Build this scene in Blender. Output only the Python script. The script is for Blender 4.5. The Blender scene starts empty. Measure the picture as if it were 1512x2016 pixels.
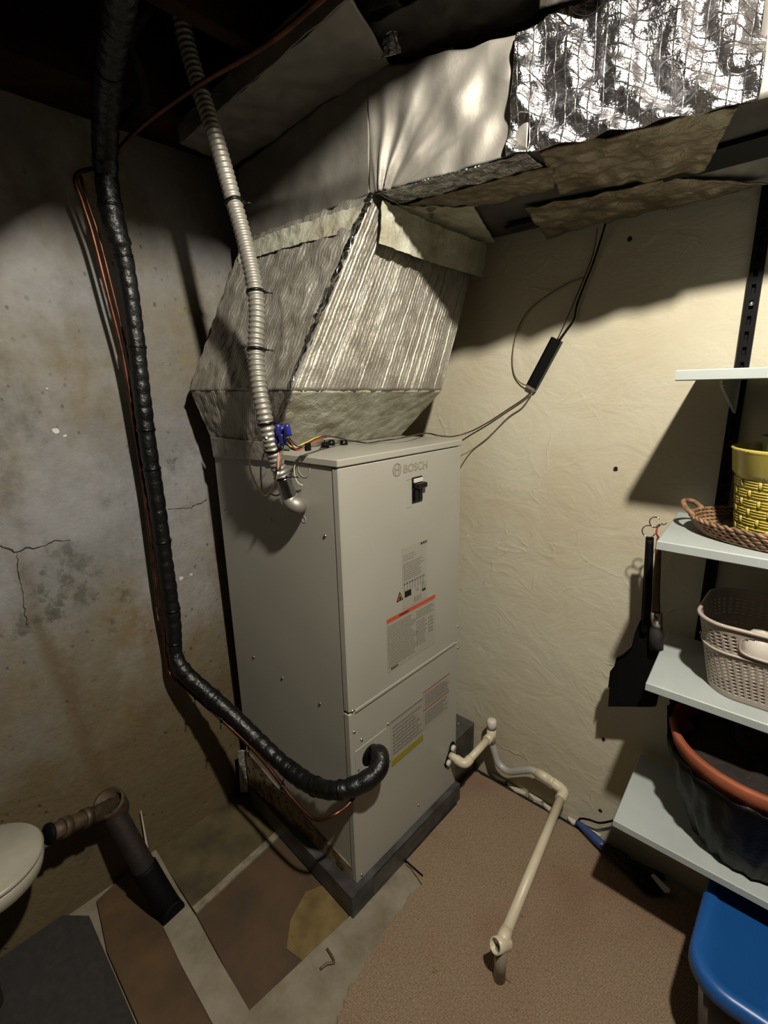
import bpy, math, random
from mathutils import Vector, Matrix, noise
random.seed(7)
C = bpy.context.scene
COL = C.collection
PI = math.pi

# ------------------------------------------------------------------ camera
F_PX, YAW, PITCH, ROLL = 965.55, 42.509, 14.341, -1.351
CAM = Vector((1.4177, -1.3946, 1.4293))
_y, _p, _r = map(math.radians, (YAW, PITCH, ROLL))
FWD = Vector((-math.sin(_y)*math.cos(_p), math.cos(_y)*math.cos(_p), -math.sin(_p)))
_rt = Vector((math.cos(_y), math.sin(_y), 0)); _up = _rt.cross(FWD)
RGT = _rt*math.cos(_r) + _up*math.sin(_r)
UPV = _up*math.cos(_r) - _rt*math.sin(_r)
cd = bpy.data.cameras.new('camera'); cam = bpy.data.objects.new('camera', cd); COL.objects.link(cam)
cd.sensor_fit = 'VERTICAL'; cd.sensor_height = 24; cd.lens = F_PX/2016*24; cd.clip_start = .01
cam.matrix_world = Matrix(((RGT.x, UPV.x, -FWD.x, CAM.x), (RGT.y, UPV.y, -FWD.y, CAM.y), (RGT.z, UPV.z, -FWD.z, CAM.z), (0, 0, 0, 1)))
C.camera = cam

# ------------------------------------------------------------------ world, lamp, exposure
w = bpy.data.worlds.new('world'); C.world = w; w.use_nodes = True
w.node_tree.nodes['Background'].inputs[0].default_value = (.9, .9, 1, 1)
w.node_tree.nodes['Background'].inputs[1].default_value = .003
LAMP = Vector((1.55, -1.05, 2.24))
ld = bpy.data.lights.new('bulb_light', 'POINT'); lo = bpy.data.objects.new('bulb_light', ld); COL.objects.link(lo)
ld.shadow_soft_size = .03; ld.energy = 42; ld.color = (1, .93, .80); lo.location = LAMP
C.view_settings.view_transform = 'Standard'; C.view_settings.look = 'None'
C.view_settings.gamma = 1; C.view_settings.use_curve_mapping = False
C.view_settings.exposure = 2.0

# ------------------------------------------------------------------ helpers
def at(px, py, ax, v):
    """point of the photograph on a known plane of the room (x, y or z = v)"""
    d = FWD + RGT*((px-756)/F_PX) - UPV*((py-1008)/F_PX)
    i = 'xyz'.index(ax)
    return CAM + d*((v-CAM[i])/d[i])

v0 = lambda *a: Vector(a)
def lin(r, g, b):
    f = lambda c: (c/255/12.92 if c/255 <= .04045 else ((c/255+.055)/1.055)**2.4)
    return (f(r)*.68, f(g)*.68, f(b)*.68, 1)

class MB:
    def __init__(s): s.v = []; s.f = []; s.smooth = []
    def add(s, vs, fs, smooth=False):
        o = len(s.v); s.v += [tuple(v) for v in vs]
        for f in fs: s.f.append(tuple(i+o for i in f)); s.smooth.append(smooth)
        return s
    def box(s, a, b):
        (x0, y0, z0), (x1, y1, z1) = a, b
        vs = [(x0,y0,z0),(x1,y0,z0),(x1,y1,z0),(x0,y1,z0),(x0,y0,z1),(x1,y0,z1),(x1,y1,z1),(x0,y1,z1)]
        return s.add(vs, [(0,3,2,1),(4,5,6,7),(0,1,5,4),(1,2,6,5),(2,3,7,6),(3,0,4,7)])
    def cbox(s, a, b, c=.003):
        """box with chamfered edges"""
        (x0, y0, z0), (x1, y1, z1) = a, b
        vs = []; 
        for z, i in ((z0, c), (z0+c, 0), (z1-c, 0), (z1, c)):
            X0, X1, Y0, Y1 = x0+i, x1-i, y0+i, y1-i
            vs += [(X0+c,Y0,z),(X1-c,Y0,z),(X1,Y0+c,z),(X1,Y1-c,z),(X1-c,Y1,z),(X0+c,Y1,z),(X0,Y1-c,z),(X0,Y0+c,z)]
        fs = [tuple(range(7,-1,-1)), tuple(range(24,32))]
        for k in range(3):
            for i in range(8):
                j = (i+1) % 8; fs.append((k*8+i, k*8+j, k*8+8+j, k*8+8+i))
        return s.add(vs, fs)
    def tube(s, pts, r, seg=12, caps=True, closed=False, flat=None):
        pts = [Vector(p) for p in pts]; n = len(pts)
        rr = r if isinstance(r, (list, tuple)) else [r]*n
        vs = []; fs = []
        t0 = (pts[1]-pts[0]).normalized()
        nrm = t0.orthogonal().normalized()
        for i in range(n):
            if closed: t = (pts[(i+1) % n]-pts[i-1]).normalized()
            else: t = (pts[min(i+1, n-1)]-pts[max(i-1, 0)]).normalized()
            nrm = (nrm - t*nrm.dot(t)).normalized(); b = t.cross(nrm)
            for k in range(seg):
                a = 2*PI*k/seg; ra = rr[i]
                vs.append(pts[i] + (nrm*math.cos(a) + b*math.sin(a))*ra)
        m = n if closed else n-1
        for i in range(m):
            for k in range(seg):
                k2 = (k+1) % seg; j = (i+1) % n
                fs.append((i*seg+k, i*seg+k2, j*seg+k2, j*seg+k))
        s.add(vs, fs, True)
        if caps and not closed:
            o = len(s.v)-len(vs)
            s.f.append(tuple(o+k for k in range(seg-1, -1, -1))); s.smooth.append(False)
            s.f.append(tuple(o+(n-1)*seg+k for k in range(seg))); s.smooth.append(False)
        return s
    def lathe(s, prof, c=(0,0,0), seg=40, axis=None, fn=None, closed=False):
        """profile (r, z) turned about the z axis through c (or about axis)"""
        q = Vector((0,0,1)).rotation_difference(Vector(axis).normalized()) if axis else None
        vs = []; fs = []; c = Vector(c)
        for j, (r, z) in enumerate(prof):
            for k in range(seg):
                a = 2*PI*k/seg; rr = r if fn is None else fn(r, z, a, j)
                p = Vector((rr*math.cos(a), rr*math.sin(a), z))
                if q: p = q @ p
                vs.append(c+p)
        m = len(prof)
        for j in range(m if closed else m-1):
            for k in range(seg):
                k2 = (k+1) % seg; j2 = (j+1) % m
                fs.append((j*seg+k, j*seg+k2, j2*seg+k2, j2*seg+k))
        return s.add(vs, fs, True)
    def grid(s, fn, nu, nv, smooth=True, thick=0):
        vs = [Vector(fn(i/nu, j/nv)) for j in range(nv+1) for i in range(nu+1)]
        fs = [(j*(nu+1)+i, j*(nu+1)+i+1, (j+1)*(nu+1)+i+1, (j+1)*(nu+1)+i) for j in range(nv) for i in range(nu)]
        return s.add(vs, fs, smooth)
    def prism(s, pts, off):
        """closed outline of 3D points extruded by the vector off"""
        pts = [Vector(p) for p in pts]; off = Vector(off); n = len(pts)
        vs = pts + [p+off for p in pts]
        fs = [tuple(range(n-1, -1, -1)), tuple(range(n, 2*n))] + [(i, (i+1) % n, n+(i+1) % n, n+i) for i in range(n)]
        return s.add(vs, fs)
    def build(s, name, mat, parent=None, recalc=True):
        me = bpy.data.meshes.new(name); me.from_pydata(s.v, [], s.f)
        me.polygons.foreach_set('use_smooth', s.smooth)
        me.materials.append(mat); me.update()
        if recalc:
            import bmesh
            bm = bmesh.new(); bm.from_mesh(me); bmesh.ops.recalc_face_normals(bm, faces=bm.faces); bm.to_mesh(me); bm.free()
        o = bpy.data.objects.new(name, me); COL.objects.link(o)
        if parent:
            o.parent = parent; o.matrix_parent_inverse = parent.matrix_world.inverted()
        return o

def thing(name, label, cat, loc=(0,0,0), group=None):
    o = bpy.data.objects.new(name, None); COL.objects.link(o); o.empty_display_size = .05
    o.location = loc; o.matrix_world = Matrix.Translation(Vector(loc))
    return tag(o, label, cat, group)
def tag(o, label, cat, group=None):
    o['label'] = label; o['category'] = cat
    if group: o['group'] = group
    return o
def struct(o): o['kind'] = 'structure'; return o
def dup(o, parent, off):
    c = o.copy(); COL.objects.link(c); c.parent = parent; c.matrix_parent_inverse = o.matrix_parent_inverse.copy()
    c.location = o.location + Vector(off); return c

def smooth_path(pts, step=.01):
    pts = [Vector(p) for p in pts]; P = [pts[0]*2-pts[1]] + pts + [pts[-1]*2-pts[-2]]
    out = []
    for i in range(1, len(P)-2):
        a, b, c, d = P[i-1:i+3]; n = max(2, int((c-b).length/step))
        for k in range(n):
            t = k/n; t2 = t*t; t3 = t2*t
            out.append(.5*((2*b)+(c-a)*t+(2*a-5*b+4*c-d)*t2+(3*b-a-3*c+d)*t3))
    out.append(pts[-1]); return out
def even(path, step):
    L = [0]
    for a, b in zip(path, path[1:]): L.append(L[-1]+(b-a).length)
    n = int(L[-1]/step); out = []; j = 0
    for k in range(n+1):
        s = L[-1]*k/n
        while j < len(L)-2 and L[j+1] < s: j += 1
        out.append(path[j].lerp(path[j+1], (s-L[j])/max(1e-9, L[j+1]-L[j])))
    return out, L[-1]

# ------------------------------------------------------------------ materials
def mat(name, col=(200,200,200), rough=.6, metal=0, spec=.5, **kw):
    m = bpy.data.materials.new(name); m.use_nodes = True
    b = m.node_tree.nodes['Principled BSDF']
    b.inputs['Base Color'].default_value = lin(*col); b.inputs['Roughness'].default_value = rough
    b.inputs['Metallic'].default_value = metal; b.inputs['Specular IOR Level'].default_value = spec
    return m
class NT:
    def __init__(s, m):
        s.t = m.node_tree; s.b = s.t.nodes['Principled BSDF']
        s.geo = s.t.nodes.new('ShaderNodeNewGeometry'); s.P = s.geo.outputs['Position']
    def n(s, typ, **kw):
        nd = s.t.nodes.new(typ)
        for k, v in kw.items():
            if k.startswith('_'): setattr(nd, k[1:], v)
        return nd
    def l(s, a, b): s.t.links.new(a, b)
    def mapp(s, scale=(1,1,1), rot=(0,0,0), loc=(0,0,0), src=None):
        nd = s.n('ShaderNodeMapping'); s.l(src or s.P, nd.inputs[0])
        nd.inputs['Scale'].default_value = scale; nd.inputs['Rotation'].default_value = rot; nd.inputs['Location'].default_value = loc
        return nd.outputs[0]
    def noise(s, scale, detail=4, rough=.55, src=None, dist=0):
        nd = s.n('ShaderNodeTexNoise'); s.l(src or s.P, nd.inputs['Vector'])
        nd.inputs['Scale'].default_value = scale; nd.inputs['Detail'].default_value = detail
        nd.inputs['Roughness'].default_value = rough; nd.inputs['Distortion'].default_value = dist
        return nd.outputs['Fac']
    def voro(s, scale, src=None, feature='F1'):
        nd = s.n('ShaderNodeTexVoronoi', _feature=feature); s.l(src or s.P, nd.inputs['Vector']); nd.inputs['Scale'].default_value = scale
        return nd.outputs['Distance']
    def wave(s, scale, src=None, dist=0, dscale=1, direction='X'):
        nd = s.n('ShaderNodeTexWave', _bands_direction=direction); s.l(src or s.P, nd.inputs['Vector'])
        nd.inputs['Scale'].default_value = scale; nd.inputs['Distortion'].default_value = dist; nd.inputs['Detail Scale'].default_value = dscale
        return nd.outputs['Fac']
    def ramp(s, src, a, b, ca=0., cb=1.):
        nd = s.n('ShaderNodeMapRange'); s.l(src, nd.inputs[0])
        for i, v in enumerate((a, b, ca, cb)): nd.inputs[i+1].default_value = v
        return nd.outputs[0]
    def math(s, op, a, b=0):
        nd = s.n('ShaderNodeMath', _operation=op)
        for i, v in enumerate((a, b)):
            if isinstance(v, (int, float)): nd.inputs[i].default_value = v
            else: s.l(v, nd.inputs[i])
        return nd.outputs[0]
    def mix(s, fac, a, b):
        nd = s.n('ShaderNodeMix', _data_type='RGBA')
        for sock, v in ((nd.inputs[0], fac), (nd.inputs[6], a), (nd.inputs[7], b)):
            if isinstance(v, (tuple, float, int)): sock.default_value = v
            else: s.l(v, sock)
        return nd.outputs[2]
    def sep(s):
        nd = s.n('ShaderNodeSeparateXYZ'); s.l(s.P, nd.inputs[0]); return nd.outputs
    def col(s, c): s.l(c, s.b.inputs['Base Color'])
    def rough(s, c): s.l(c, s.b.inputs['Roughness'])
    def bump(s, h, strength=.5, dist=.01):
        nd = s.n('ShaderNodeBump'); s.l(h, nd.inputs['Height']); nd.inputs['Strength'].default_value = strength; nd.inputs['Distance'].default_value = dist
        s.l(nd.outputs[0], s.b.inputs['Normal'])

def varied(name, c1, c2, rough=.6, metal=0, scale=8, bscale=None, bstr=.3, bdist=.004, detail=4, lo=.35, hi=.65, spec=.5):
    m = mat(name, c1, rough, metal, spec); t = NT(m)
    t.col(t.mix(t.ramp(t.noise(scale, detail), lo, hi), lin(*c1), lin(*c2)))
    if bscale: t.bump(t.noise(bscale, 5), bstr, bdist)
    return m

# concrete wall
M_conc = mat('old_concrete', (150,145,130), .92, 0, .2); t = NT(M_conc); S = t.sep()
n1 = t.noise(2.2, 6, .6); n2 = t.noise(7, 6, .65); n3 = t.noise(30, 5, .7)
base = t.mix(t.ramp(n1, .42, .6), lin(132,131,130), lin(130,121,100))
low = t.ramp(t.math('ADD', S[2], t.math('MULTIPLY', t.math('SUBTRACT', n2, .5), 1.0)), .95, .35)
base = t.mix(low, base, lin(104,90,64))
base = t.mix(t.ramp(n2, .6, .75, 0, .4), base, lin(86,79,62))
# rusty seep running down the wall from the crack
sx = t.math('ABSOLUTE', t.math('SUBTRACT', t.math('ADD', S[1], t.math('MULTIPLY', t.math('SUBTRACT', n2, .5), .10)), t.math('ADD', -1.03, t.math('MULTIPLY', S[2], -.13))))
band = t.math('MULTIPLY', t.ramp(sx, .032, .005), t.ramp(S[2], 1.1, 1.0))
base = t.mix(t.math('MULTIPLY', band, .55), base, lin(92,74,46))
rs = t.math('MULTIPLY', t.ramp(n1, .56, .66), t.ramp(S[2], 1.25, 1.05))
base = t.mix(t.math('MULTIPLY', rs, .5), base, lin(112,80,44))
mold = t.math('MULTIPLY', t.ramp(t.noise(9, 6, .7), .54, .62), t.ramp(t.noise(1.7, 2), .52, .62))
base = t.mix(t.math('MULTIPLY', mold, .75), base, lin(74,74,62))
md = t.math('SQRT', t.math('ADD', t.math('POWER', t.math('ADD', S[1], 1.12), 2), t.math('POWER', t.math('MULTIPLY', t.math('SUBTRACT', S[2], 1.33), .6), 2)))
mk = t.math('MULTIPLY', t.ramp(md, .17, .03), t.ramp(t.noise(16, 6, .7), .42, .58))
base = t.mix(t.math('MULTIPLY', mk, .6), base, lin(78,76,62))
wp_ = t.math('MULTIPLY', t.ramp(t.noise(3.3, 5, .6, t.mapp((1,1,.7),(0,0,0),(0,3,0))), .5, .6), t.ramp(S[2], .5, .8))
base = t.mix(t.math('MULTIPLY', wp_, .55), base, lin(160,160,162))
pit = t.math('MULTIPLY', t.ramp(t.math('ADD', t.voro(40, t.mapp((1,1,.7))), t.math('MULTIPLY', n3, .35)), .36, .25), t.ramp(t.noise(5, 3, .6), .5, .62))
base = t.mix(t.math('MULTIPLY', pit, .55), base, lin(66,62,52))
base = t.mix(t.ramp(n3, .35, .7, 0, .22), base, lin(86,84,78))
t.col(base)
h = t.math('SUBTRACT', t.math('ADD', t.math('MULTIPLY', n3, .5), t.math('MULTIPLY', n2, 1.2)), t.math('MULTIPLY', pit, .8))
t.bump(h, .55, .012)

# cream trowelled plaster
M_plas = mat('cream_plaster', (214,204,172), .6, 0, .35); t = NT(M_plas)
wpn = t.n('ShaderNodeTexNoise'); t.l(t.P, wpn.inputs['Vector']); wpn.inputs['Scale'].default_value = 5; wpn.inputs['Detail'].default_value = 3
vm = t.n('ShaderNodeVectorMath', _operation='MULTIPLY_ADD'); t.l(wpn.outputs['Color'], vm.inputs[0]); vm.inputs[1].default_value = (.22,.22,.22); t.l(t.P, vm.inputs[2])
ed = t.voro(7, vm.outputs[0], 'DISTANCE_TO_EDGE')
mask = t.ramp(t.noise(3.1, 2), .47, .6)
ridge = t.math('MULTIPLY', t.math('MULTIPLY', t.ramp(ed, .05, .0), mask), t.ramp(t.noise(11, 3), .42, .6))
nb = t.noise(14, 6, .6)
sk = t.noise(6, 5, .6, t.mapp((1,1,1.5), (0,.6,0)), 1.6)
t.col(t.mix(t.ramp(t.noise(2.5, 3), .4, .65), lin(208,202,180), lin(200,190,164)))
t.bump(t.math('ADD', t.math('MULTIPLY', ridge, .35), t.math('ADD', t.math('MULTIPLY', nb, .5), t.math('MULTIPLY', sk, .9))), .45, .008)

M_floor = mat('slab_concrete', (150,140,122), .85, 0, .3); t = NT(M_floor)
a = t.noise(9, 6, .65); b_ = t.noise(40, 4)
t.col(t.mix(t.ramp(t.voro(16), .12, .07, 0, .0), t.mix(t.ramp(a, .35, .65), lin(150,141,124), lin(122,112,92)), lin(70,60,44)))
t.bump(b_, .3, .004)
M_olive = varied('stained_slab', (96,84,52), (66,56,34), .85, 0, 9, 30, .5, .004)
M_rust = varied('bare_brown_patch', (96,72,42), (70,52,32), .7, 0, 8, 25, .4, .004, lo=.3, hi=.7)
M_rust2 = varied('brown_board', (92,68,44), (62,50,34), .75, 0, 6, 30, .3, .003, lo=.3, hi=.7)
M_yel = varied('yellow_patch', (128,108,60), (96,76,38), .8, 0, 14, 30, .4, .003)
M_mat = varied('dark_mat', (50,48,46), (40,38,37), .95, 0, 60, 300, .4, .002)
M_pale = varied('pale_thinset', (150,142,122), (118,110,90), .85, 0, 30, 60, .5, .003)
M_carpet = mat('brown_carpet', (150,122,94), 1, 0, .05); t = NT(M_carpet)
cn = t.noise(240, 3, .7); cw = t.wave(60, t.mapp(rot=(0,0,.35)), 3, 8)
stn = t.math('MULTIPLY', t.ramp(t.noise(22, 4, .7), .66, .72), 1)
cc = t.mix(t.ramp(cn, .3, .7), lin(116,98,79), lin(172,150,126))
cc = t.mix(t.ramp(t.noise(2.6, 3), .5, .68, 0, .3), cc, lin(126,84,70))
t.col(t.mix(t.math('MULTIPLY', stn, .6), cc, lin(66,46,32)))
t.bump(t.math('ADD', cn, t.math('MULTIPLY', cw, .3)), .6, .003)
M_conc2 = varied('dim_masonry', (80,75,66), (64,60,50), .9, 0, 4)
M_ceil = varied('dark_wood', (58,42,30), (34,24,17), .9, 0, 5, 40, .3, .003, spec=.1)

# cabinet
M_cab = mat('grey_enamel', (176,173,162), .38, .0, .5); t = NT(M_cab)
t.col(t.mix(t.ramp(t.noise(3, 2), .3, .7), lin(178,175,164), lin(170,167,156))); t.bump(t.noise(900, 2), .06, .001)
M_galv = varied('galvanised_steel', (124,124,120), (96,96,92), .45, .7, 20, 60, .1, .002)
M_base = varied('grey_metal_plinth', (98,98,100), (66,64,62), .5, .4, 14, 50, .2, .002)
M_mottle = mat('rust_mottled_strip', (110,100,80), .6, .1, .4); t = NT(M_mottle)
mm = t.mix(t.ramp(t.noise(16, 6, .7), .45, .58), lin(150,138,114), lin(100,74,48))
t.col(t.mix(t.ramp(t.noise(45, 4), .55, .65), mm, lin(52,44,32))); t.bump(t.noise(50, 4), .3, .003)
M_stick = mat('sticker_grey', (167,163,151), .35)
M_white = mat('white_paper', (196,190,176), .5)
M_print = mat('printed_grey_text', (134,130,119), .5)
M_black = mat('black_plastic', (10,10,10), .35, 0, .3)
M_blackm = mat('matt_black', (4,4,4), .7, 0, .15)
M_red = mat('orange_red_band', (196,84,58), .5)
M_dred = mat('dark_red_line', (140,60,44), .5)
M_yelb = mat('yellow_band', (150,140,40), .5)
M_org = mat('orange_warning', (214,130,50), .5)
M_screw = mat('bright_screw', (215,215,210), .25, 1)
M_chrome = mat('polished_zinc', (205,205,208), .16, 1)
M_logo = mat('embossed_grey_logo', (150,144,130), .4)

# foil wraps
def foil(name, c1, c2, rough, metal, wr=24, strength=.6, dist=.01, scrim=False, lines=0):
    m = mat(name, c1, rough, metal); t = NT(m)
    a = t.noise(wr, 5, .6, dist=.6)
    h = a
    cc = t.mix(t.ramp(t.noise(11, 4), .4, .65), lin(*c1), lin(*c2))
    if lines:
        wv = t.wave(lines, t.mapp(rot=(0, .0, 0)), 2.2, 3, 'DIAGONAL')
        h = t.math('ADD', t.math('MULTIPLY', h, .7), t.math('MULTIPLY', t.noise(220, 2, .6, t.mapp((1,1,.25))), .35))
    if scrim:
        for rot in ((0, 0, 0), ):
            gx = t.ramp(t.math('ABSOLUTE', t.math('SUBTRACT', t.math('FRACT', t.math('MULTIPLY', t.sep()[0], 52)), .5)), .06, .0)
            gz = t.ramp(t.math('ABSOLUTE', t.math('SUBTRACT', t.math('FRACT', t.math('MULTIPLY', t.math('ADD', t.sep()[2], t.sep()[1]), 52)), .5)), .06, .0)
        g = t.math('MAXIMUM', gx, gz)
        h = t.math('ADD', h, t.math('MULTIPLY', g, .22))
        cc = t.mix(t.math('MULTIPLY', g, .35), cc, lin(236,236,236))
    t.col(cc); t.bump(h, strength, dist)
    return m
M_dull = foil('dull_grey_wrap', (156,152,144), (140,136,128), .6, .55, 9, .3, .01)
M_foil = foil('crinkled_foil', (196,192,180), (160,154,142), .52, .66, 55, .7, .006, lines=60)
M_shiny = foil('shiny_scrim_foil', (215,215,218), (180,178,180), .25, 1, 34, .9, .010, scrim=True)
M_tape = foil('pale_tape', (206,206,188), (178,172,150), .5, .2, 40, .8, .006)
M_tan = foil('tan_foil_flap', (168,158,138), (128,112,90), .4, .75, 30, .8, .01)
M_darkw = varied('dark_insulation', (62,58,48), (34,31,26), .75, .1, 12, 25, .5, .01)
M_void = mat('dark_gap', (10,9,8), 1)

M_hose = mat('black_foam_tape', (11,11,12), .4, 0, .4); t = NT(M_hose); t.bump(t.noise(60, 3, .6), .6, .006)
M_copper = varied('copper', (126,84,66), (84,54,42), .42, .9, 20)
M_copperd = varied('tarnished_brass', (98,80,58), (58,46,34), .6, .4, 25, 60, .3, .003)
M_iron = varied('dark_pipe', (48,38,34), (30,25,24), .6, .2, 20, 60, .4, .003)
M_flex = mat('flexible_metal_conduit', (164,160,150), .5, .6)
M_pvc = varied('white_pvc', (226,216,190), (214,202,172), .4, 0, 10)
M_gtube = mat('clear_grey_tube', (178,174,170), .3)
M_clear = mat('clear_plastic_leg', (190,176,160), .3); M_clear.node_tree.nodes['Principled BSDF'].inputs['Transmission Weight'].default_value = .45
M_shelf = varied('pale_grey_shelf_paint', (188,196,194), (176,184,182), .5, 0, 5, 120, .06, .002)
M_yp = varied('yellow_glaze', (208,192,96), (196,178,80), .22, 0, 6)
M_green = varied('grey_green_pot', (128,138,120), (96,108,92), .6, 0, 30)
M_wick = varied('wicker', (170,134,100), (112,80,56), .55, 0, 60, 200, .4, .002)
M_glass = mat('clear_glass', (240,245,245), .05); M_glass.node_tree.nodes['Principled BSDF'].inputs['Transmission Weight'].default_value = 1
M_bask = mat('taupe_plastic', (182,170,158), .45)
M_wplas = mat('white_plastic', (222,214,204), .4)
M_bblue = mat('blue_grey_band', (86,96,124), .5)
M_terra = varied('terracotta', (166,90,56), (148,76,46), .7, 0, 20, 60, .2, .002)
M_soil = varied('dry_soil', (44,34,28), (22,18,16), .95, 0, 40, 60, .8, .01)
M_bag = mat('black_bag_plastic', (5,5,5), .45, 0, .15); t = NT(M_bag); t.bump(t.noise(30, 4, .6), .4, .006)
M_blue = mat('blue_plastic', (28,88,158), .35)
M_tote = mat('translucent_grey_plastic', (84,80,75), .45)
M_wood = varied('varnished_wood', (112,70,40), (84,50,28), .4, 0, 12)
M_rope = mat('red_cord', (150,40,30), .7)
M_tankw = varied('white_tank_plastic', (186,182,168), (160,154,138), .4, 0, 6)
M_hb = mat('blue_handle', (54,76,130), .5)
M_brist = varied('dark_bristle', (30,24,22), (16,14,14), .8, 0, 80)
def plain(n, c, r=.45): return mat(n, c, r)

# ------------------------------------------------------------------ structure
CEIL = 2.34
LEAN = .045   # the old concrete wall leans back a little
def on_wall(px, py, off=0):
    x = off
    for _ in range(6): p = at(px, py, 'x', x); x = off-LEAN*p.z
    return p
m = MB(); m.box((-.25, -4.6, -.14), (4.6, .12, -.018)); floor = struct(m.build('floor', M_floor))
m = MB(); m.prism([(0,-4.6,-.018),(-LEAN*(CEIL+.1),-4.6,CEIL+.1),(-.25,-4.6,CEIL+.1),(-.25,-4.6,-.018)], (0,4.72,0)); wall_left = struct(m.build('wall_left', M_conc))
m = MB(); m.box((-.25, 0, -.018), (4.6, .12, CEIL+.1)); wall_back = struct(m.build('wall_back', M_plas))
m = MB(); m.box((4.5, -4.6, -.018), (4.62, 0, CEIL+.1)); struct(m.build('wall_right', M_conc2))
m = MB(); m.box((0, -4.72, -.018), (4.5, -4.6, CEIL+.1)); struct(m.build('wall_front', M_conc2))
m = MB(); m.box((-.25, -4.72, CEIL+.1), (4.62, .12, CEIL+.2)); ceiling = struct(m.build('ceiling', M_ceil))
# sill beam and joists
m = MB(); m.cbox((-.12, -4.6, 2.10), (.07, 0, 2.44), .004); m.build('sill_beam', M_ceil, ceiling)
for xx in (.38, .74, 1.10, 1.92, 2.33, 2.74, 3.15, 3.56, 3.97):
    m = MB(); m.cbox((xx-.019, -4.6, 2.125), (xx+.019, 0, 2.44), .003); m.build('joist', M_ceil, ceiling)

# floor patches (levelled slab bands with recesses between them)
def patch(name, pts, z0, z1, mt):
    m = MB(); m.prism([(x, y, z0) for x, y in pts], (0, 0, z1-z0)); return m.build(name, mt, floor)
patch('slab_patch', [(0,-.975),(.595,-1.012),(.62,-.70),(.62,-.03),(.80,-.03),(.80,-1.05),(.77,-1.06),(.60,-1.085),(.38,-1.075),(.2,-1.06),(.06,-1.045),(0,-1.05)], -.018, 0, M_floor)
patch('stained_patch', [(0,-.975),(.27,-.985),(.245,-.67),(.245,-.2),(0,-.2)], -.018, -.006, M_olive)
patch('pale_strip', [(.262,-.985),(.285,-.985),(.258,-.66),(.236,-.66)], -.018, -.001, M_pale)
patch('brown_board', [(.285,-.985),(.593,-1.012),(.62,-.66),(.258,-.66)], -.018, -.008, M_rust2)
patch('yellow_patch', [(.47,-.74),(.50,-.82),(.55,-.87),(.604,-.86),(.618,-.74),(.61,-.68),(.5,-.68)], -.008, -.0055, M_yel)
patch('brown_patch', [(.03,-1.16),(.0,-1.05),(.06,-1.045),(.2,-1.06),(.38,-1.075),(.60,-1.085),(.9,-1.07),(1.2,-1.1),(1.2,-1.23),(.5,-1.20),(.2,-1.19)], -.018, -.004, M_rust)
edge = [(.79,-2.2),(.785,-1.2),(.785,-1.0),(.778,-.93),(.772,-.89),(.748,-.84),(.738,-.78),(.735,-.72),(.722,-.67),(.722,-.60),(.712,-.55),(.716,-.505),(.68,-.494),(.645,-.488),(.637,-.48),(.637,-.20),(.60,-.17),(.60,-.03)]
ejag = []
for (a, b) in zip(edge, edge[1:]):
    n = max(1, int(math.dist(a, b)/.012))
    for k in range(n):
        x = a[0]+(b[0]-a[0])*k/n; y = a[1]+(b[1]-a[1])*k/n
        j = .005 if y < -.49 else 0
        ejag.append((x+random.uniform(-j, j), y+random.uniform(-j, j)))
m = MB(); m.prism([(x, y, .0) for x, y in ejag+[(.6,-.03),(.8,-.018),(3.28,-.018),(3.28,-2.2)]], (0,0,.008))
patch('slab_under_carpet', [(.80,-2.2),(3.28,-2.2),(3.28,-.01),(.80,-.01)], -.018, -.0005, M_floor)
patch('slab_edge', [(.62,-.03),(.80,-.03),(.80,-.002),(.62,-.002)], -.018, 0, M_floor)
tag(m.build('carpet', M_carpet), 'brown ribbed carpet with ragged cut edge in front of the grey cabinet', 'carpet')
m = MB(); m.prism([(x, y, -.018) for x, y in [(.0,-1.24),(.06,-1.19),(.2,-1.195),(.5,-1.205),(.9,-1.235),(.9,-2.2),(.0,-2.2)]], (0,0,.014))
tag(m.build('dark_mat', M_mat), 'dark charcoal floor mat by the concrete wall', 'mat')
# debris along plaster foot: broken plaster edge
for x0, x1, d in ((.66,.72,.012),(.725,.80,.016),(.81,.86,.013),(.865,.93,.02),(.95,.99,.016),(1.0,1.06,.012)):
    m = MB(); pts = [(x0, -.003), (x1, -.003), (x1-.004, -d), ((x0+x1)/2, -d-.006), (x0+.003, -d*.8)]
    m.prism([(x, y, .002) for x, y in pts], (0, 0, random.uniform(.012, .028))); m.build('plaster_lump', M_plas, wall_back)
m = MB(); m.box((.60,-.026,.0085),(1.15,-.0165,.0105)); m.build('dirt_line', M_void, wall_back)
# holes in plaster (plugs seen as dark spots)
for q in ((1212,923,.007),(1188,1456,.006),(1182,1596,.006),(1240,470,.006)):
    p = at(q[0], q[1], 'y', -.0005); m = MB()
    m.prism([(p.x+q[2]*math.cos(a)*random.uniform(.7,1.1), -.0012, p.z+q[2]*math.sin(a)*random.uniform(.8,1.3)) for a in [k*PI/5 for k in range(10)]], (0,.002,0))
    m.build('screw_hole', M_void, wall_back)
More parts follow.
